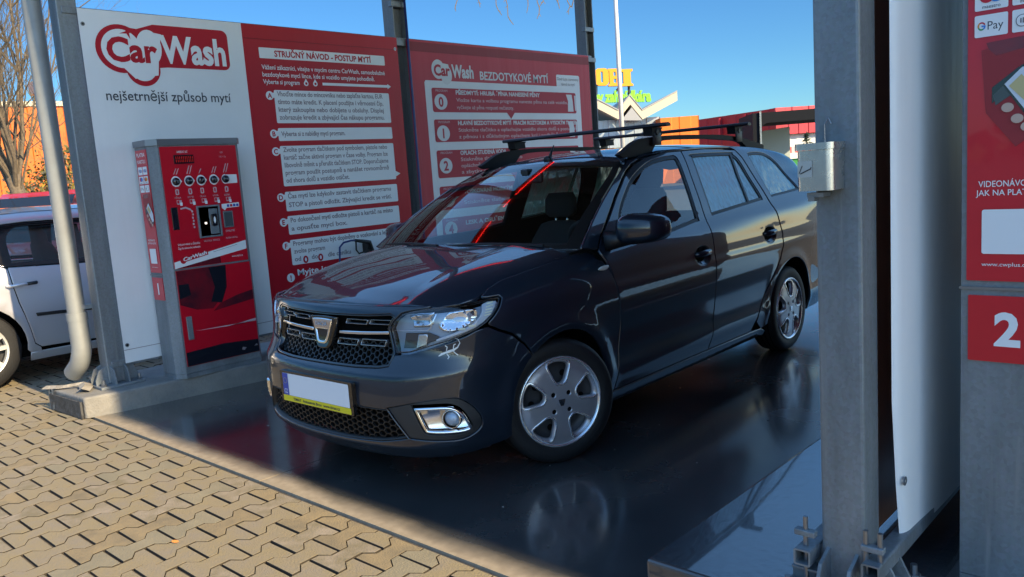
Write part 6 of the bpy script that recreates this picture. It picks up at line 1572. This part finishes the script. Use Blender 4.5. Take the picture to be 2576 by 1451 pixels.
# white shop with a red roof band, a stall and a small fir far right
a, b = on_ground(1935, 320, 50), on_ground(2110, 312, 50)
sh_ = thing("white_shop", "white walled shop with a bright red roof band seen through the dark portal", "building")
wall_block("wall", a, b, 8, at(1990, 338, 50).z, "wall_white", 0, parent=sh_)
wall_block("roof_band", a + (CAMP - a).normalized() * .4, b + (CAMP - b).normalized() * .4, 8.8, at(1990, 312, 50).z, "red_roof", .6, z0=at(1990, 337, 50).z, parent=sh_)
stl = thing("market_stall", "small market stall with orange striped awning and green counter behind the car", "stall")
a, b = on_ground(1975, 380, 26), on_ground(2075, 374, 26); wall_block("counter", a, b, 1.2, at(2000, 399, 26).z, "green_band", 0, parent=stl)
ex = (b - a).normalized(); mb = MB()
za, zb_ = at(2000, 384, 26).z, at(2000, 368, 26).z
for k in range(12):
    p = a + ex * ((b - a).length * k / 12); q = a + ex * ((b - a).length * (k + 1) / 12); n2 = (CAMP - a).normalized(); n2.z = 0
    mb.add([p + n2 * .3 + UP * za, q + n2 * .3 + UP * za, q - n2 * .6 + UP * zb_, p - n2 * .6 + UP * zb_], [(0, 1, 2, 3)], "awning_red" if k % 2 else "cream")
for k in (0, 12): p = a + ex * ((b - a).length * k / 12); mb.tube([p, p + UP * za], .03, "steel", 6)
mb.build("awning", stl)
def fir(px, py, D, h):
    p = on_ground(px, py, D); r = thing("fir_tree", "small dark fir tree in front of the white shop wall", "tree", p)
    t = MB(); t.tube([(0, 0, -.05), (0, 0, h)], [.07, .015], "bark", 6); t.build("trunk", r)
    c = MB(); R = random.Random(5)
    for k in range(420):
        z = h * (.10 + .88 * R.random() ** .8); rr = (h - z) * .30 * (.3 + .7 * R.random()); a_ = R.uniform(0, 2 * pi); q = Vector((rr * cos(a_), rr * sin(a_), z - rr * .25)); s_ = .09 + .1 * R.random(); v = Vector((cos(a_), sin(a_), -.4)) * s_; w = Vector((-sin(a_), cos(a_), R.uniform(-.4, .4))) * s_ * .35
        c.add([q - w, q + w, q + v], [(0, 1, 2)], "fir")
    c.build("crown", r)
fir(2030, 372, 30, at(2030, 330, 30).z)
# lamp pole
p = at(1565.5, 340, 24); lp = thing("lamp_pole", "slim pale lamp pole rising beside the yellow store letters", "pole", (p.x, p.y, 0))
mb = MB(); mb.tube([(0, 0, -.05), (0, 0, 4), (0, 0, 9.5)], [.075, .066, .05], "pole_paint", 12); mb.build("shaft", lp, smooth=True)
mb = MB(); mb.tube([(0, 0, 9.5), (.5, -.3, 9.7), (1.1, -.66, 9.75)], .04, "pole_paint", 8); mb.box((1.3, -.78, 9.74), (.5, .25, .1), "pole_paint", bev=.03); mb.build("lamp_arm", lp)
mb = MB(); mb.tube([(0, 0, -.05), (0, 0, .9)], .095, "pole_paint", 12); mb.build("base_sleeve", lp)

# bare trees
def bare_tree(name, label, loc, seed, trunk_h, trunk_r, limbs, reach, levels, lean=(0, 0), m2="twig"):
    r = thing(name, label, "tree", loc, 0, "bare trees around the yard"); R = random.Random(seed)
    t = MB(); pts = [Vector((0, 0, -.05))]; rs = [trunk_r * 1.25]
    for i in range(1, 7): pts.append(Vector((lean[0] * i / 6 + R.uniform(-.03, .03), lean[1] * i / 6 + R.uniform(-.03, .03), trunk_h * i / 6))); rs.append(trunk_r * (1.12 - .05 * i + .10 * (i == 6)))
    t.tube(pts, rs, "bark", 12); t.build("trunk", r, smooth=True)
    tw = MB(); top = pts[-1]
    def grow(p, d, L, rad, lev):
        k = 4; q = [p]; dd = d.copy()
        for i in range(k):
            dd = (dd + Vector((R.uniform(-1, 1), R.uniform(-1, 1), R.uniform(-.5, .9))) * .17).normalized(); q.append(q[-1] + dd * (L / k))
        tw.tube(q, [rad * (1 - .6 * i / k) for i in range(k + 1)], "bark" if lev == 0 else m2, 6 if lev == 0 else 4 if lev == 1 else 3, caps=False)
        if lev < levels:
            for j in range(R.randint(5, 8) if lev == 0 else R.randint(3, 5)):
                i = R.randint(1, k); s_ = q[i]; side = Vector((R.uniform(-1, 1), R.uniform(-1, 1), R.uniform(-.1, .7))).normalized()
                grow(s_, (dd * .75 + side * .75).normalized(), L * R.uniform(.38, .62), rad * .42, lev + 1)
    for i in range(limbs):
        a_ = 2 * pi * i / limbs + R.uniform(-.4, .4); s_ = R.uniform(.12, .55)
        grow(top + Vector((0, 0, -R.uniform(0, trunk_h * .25))), Vector((cos(a_) * s_, sin(a_) * s_, 1)).normalized(), reach * R.uniform(.6, 1.05), trunk_r * R.uniform(.16, .32), 0)
    tw.build("crown", r)
    return r
bare_tree("bare_tree", "bare pollarded tree with upright shoots left of the drainpipe", on_ground(46, 500, 13.5), 11, 1.95, .125, 15, 4.4, 4)
bare_tree("bare_tree", "slim bare tree close to the orange wall at the left photo edge", on_ground(-60, 500, 19), 23, 2.2, .10, 10, 5.0, 3)
bare_tree("bare_tree", "bare tree seen in the slot between drainpipe and front post", on_ground(215, 500, 21), 31, 1.2, .09, 9, 3.6, 3, m2="twig_olive")
def shrub(label, loc, w, h, seed, mats, n):
    r = thing("shrub", label, "shrub", loc, 0, "shrubs along the orange wall"); R = random.Random(seed)
    t = MB(); c = MB()
    for k in range(26):
        a_ = R.uniform(0, 2 * pi); s_ = R.uniform(.1, 1); e_ = Vector((cos(a_) * s_ * w / 2, sin(a_) * s_ * w / 2, h * R.uniform(.55, 1.0)))
        t.tube([(0, 0, -.05), e_ * .5 + Vector((0, 0, h * .12)), e_], [.02, .012, .004], "twig_olive", 4, caps=False)
    t.build("stem", r)
    cl = [(R.uniform(-.42, .42) * w, R.uniform(-.42, .42) * w, h * R.uniform(.2, .95), R.uniform(.12, .3) * w) for _ in range(16)]
    for k in range(n):
        cx, cy_, cz, cr = R.choice(cl); v = Vector((R.gauss(0, 1), R.gauss(0, 1), R.gauss(0, 1))).normalized() * cr * R.random() ** .5
        q = Vector((cx, cy_, max(cz, .1))) + v; s_ = R.uniform(.03, .07); a1 = Vector((R.uniform(-1, 1), R.uniform(-1, 1), R.uniform(-1, 1))).normalized() * s_; b1 = a1.cross(Vector((R.uniform(-1, 1), R.uniform(-1, 1), R.uniform(-1, 1)))).normalized() * s_ * .5
        c.add([q - a1, q + b1, q + a1, q - b1], [(0, 1, 2, 3)], R.choice(mats))
    c.build("foliage", r)
shrub("olive green bushy shrub behind the drainpipe in front of the orange wall", on_ground(165, 500, 17), 1.7, 2.6, 3, ["leaf_olive", "leaf_olive", "leaf_yellow", "twig"], 2600)
shrub("yellowing shrub right of the bare tree trunk", on_ground(105, 500, 19), 1.4, 2.0, 8, ["leaf_yellow", "leaf_olive", "twig_olive"], 1400)
# hanging twigs of the tree behind the middle post
R = random.Random(17)
hp = on_ground(998, 300, 13); ht = thing("birch_tree", "birch behind the middle post whose drooping twigs hang into the sky", "tree", hp, 0, "bare trees around the yard")
t = MB(); t.tube([(0, 0, -.05), (.01, 0, 2.5), (.0, .01, 5.2), (.05, .0, 7.0)], [.06, .052, .045, .02], "bark", 8); t.build("trunk", ht, smooth=True)
tw = MB()
limb = [Vector(at(1000 + 75 * i, -70 - 26 * i + 4 * i * i, 13)) - hp for i in range(7)]
tw.tube([Vector((0, 0, 4.4))] + limb, [.03, .028, .024, .02, .016, .012, .008, .005], "twig", 6)
for pts in ([(1246, -60), (1248, 0), (1244, 12), (1240, 28), (1243, 42)], [(1318, -70), (1322, -5), (1328, 8), (1331, 27)], [(1386, -70), (1388, -10), (1389, 18), (1396, 36), (1410, 56)], [(1420, -70), (1424, -4), (1430, 20), (1432, 60), (1440, 75), (1452, 91)],
            [(1500, -60), (1504, -4), (1505, 20), (1500, 48)], [(1534, -60), (1538, 6), (1546, 28), (1545, 50), (1537, 70)], [(1566, -30), (1560, 4), (1546, 24)], [(1604, -60), (1608, -2), (1616, 15), (1619, 32)], [(1640, -50), (1648, 4), (1658, 22), (1664, 24), (1668, 8), (1672, -20)], [(1658, 22), (1651, 38), (1652, 53)], [(1682, -40), (1684, 4), (1687, 22)]):
    pts = [((p[0] * 1.0 - 0) if False else (930 + (p[0] - 930) * .693 + 0), p[1] * .68) for p in pts]
    tw.tube([Vector(at(x, y, 13)) - hp for x, y in pts], [.011] + [.009] * (len(pts) - 2) + [.006], "twig", 4)
    for k in range(2):
        i = R.randint(1, len(pts) - 2); x, y = pts[i]; tw.tube([Vector(at(x, y, 13)) - hp, Vector(at(x + R.uniform(-7, 7), y + R.uniform(2, 9), 13)) - hp], [.006, .004], "twig", 3)
tw.build("branch", ht)
# faint far twigs above the white banner
# parked cars of the yard
def small_car(label, col, loc, rz, h=1.5):
    m = paint("paint_%s" % label.split()[0], col, .2, .35); r = thing("parked_car", label, "car", loc, rz, "cars parked around the yard")
    b = bmesh.new()
    prof = [(-2.0, .25), (-2.05, .6), (-1.95, .85), (-1.2, .95), (-.5, h), (1.1, h), (1.75, .98), (2.0, .9), (2.05, .55), (2.0, .25)]
    f = b.faces.new([b.verts.new((x, -.82, z)) for x, z in prof]); g_ = bmesh.ops.extrude_face_region(b, geom=[f])
    for v in g_["geom"]:
        if isinstance(v, bmesh.types.BMVert): v.co.y = .82
    for v in b.verts:
        if v.co.z > 1.2: v.co.y *= .78
    bmesh.ops.recalc_face_normals(b, faces=b.faces[:]); bmesh.ops.bevel(b, geom=b.edges[:], offset=.07, segments=3, affect='EDGES'); b.verts.index_update()
    mb = MB(); mb.add([v.co.copy() for v in b.verts], [[v.index for v in q.verts] for q in b.faces], m); b.free(); mb.build("body", r, angle=50)
    for sg in (1, -1):
        mb = MB(); q = lambda x, z: (x, sg * (.835 - .18 * max(0, (z - .95) / (h - .95)) * (1 if z > .95 else 0)), z)
        poly = [q(-1.05, 1.0), (q(1.55, 1.02)), q(1.02, h - .08), q(-.45, h - .08)]; mb.add(poly, [(0, 1, 2, 3) if sg < 0 else (3, 2, 1, 0)], "car_gloss_black"); mb.build("side_window", r)
    for sx, x0, x1 in ((-1, -1.16, -.56), (1, 1.70, 1.18)):
        mb = MB(); o_ = -.02 * sx * -1
        mb.add([(x0 + sx * .03, -.62, 1.0), (x0 + sx * .03, .62, 1.0), (x1 + sx * .03, .56, h - .06), (x1 + sx * .03, -.56, h - .06)], [(0, 1, 2, 3) if sx > 0 else (3, 2, 1, 0)], "car_gloss_black"); mb.build("windscreen", r)
    for x in (-1.3, 1.3):
        for sg in (1, -1):
            w = MB(); w.lathe([(0, .08), (.19, .09), (.20, .10), (.30, .09), (.31, .05), (.31, -.09)], "tyre", Matrix(((1, 0, 0, x), (0, 0, sg, sg * .73), (0, 1, 0, .31), (0, 0, 0, 1))), 20); w.lathe([(0, .105), (.18, .105), (.195, .09)], "alloy", Matrix(((1, 0, 0, x), (0, 0, sg, sg * .73), (0, 1, 0, .31), (0, 0, 0, 1))), 20); w.build("wheel", r, angle=40)
small_car("red parked car showing over the roof of the pale car", (.50, .008, .015), on_ground(165, 500, 11), 2.2, 1.60)
small_car("cream parked car behind the trunk of the bare tree", (.60, .55, .47), on_ground(20, 500, 22), 2.5, 1.5)
# low tree belt around the rest of the yard, out of the photo, seen in the paint and glass
tb_ = MB(); R = random.Random(4)
for k in range(900):
    a_ = radians(R.uniform(95, 275)); rr = R.uniform(55, 75); cx, cy_ = CAMP.x + rr * sin(a_ + 0), CAMP.y + rr * cos(a_)
    z = R.uniform(.2, 1) ** 1.3 * (4.5 + 2 * sin(a_ * 9)); s_ = R.uniform(.5, 1.3); v1 = Vector((R.uniform(-1, 1), R.uniform(-1, 1), R.uniform(-1, 1))).normalized() * s_; v2 = v1.cross(Vector((R.uniform(-1, 1), R.uniform(-1, 1), R.uniform(-1, 1)))).normalized() * s_
    tb_.add([Vector((cx, cy_, z)) + v1, Vector((cx, cy_, z)) + v2, Vector((cx, cy_, z)) - v1, Vector((cx, cy_, z)) - v2], [(0, 1, 2, 3)], "leaf_olive")
tag(tb_.build("tree_belt"), "brownish belt of far trees across the yard", "trees", kind="stuff")
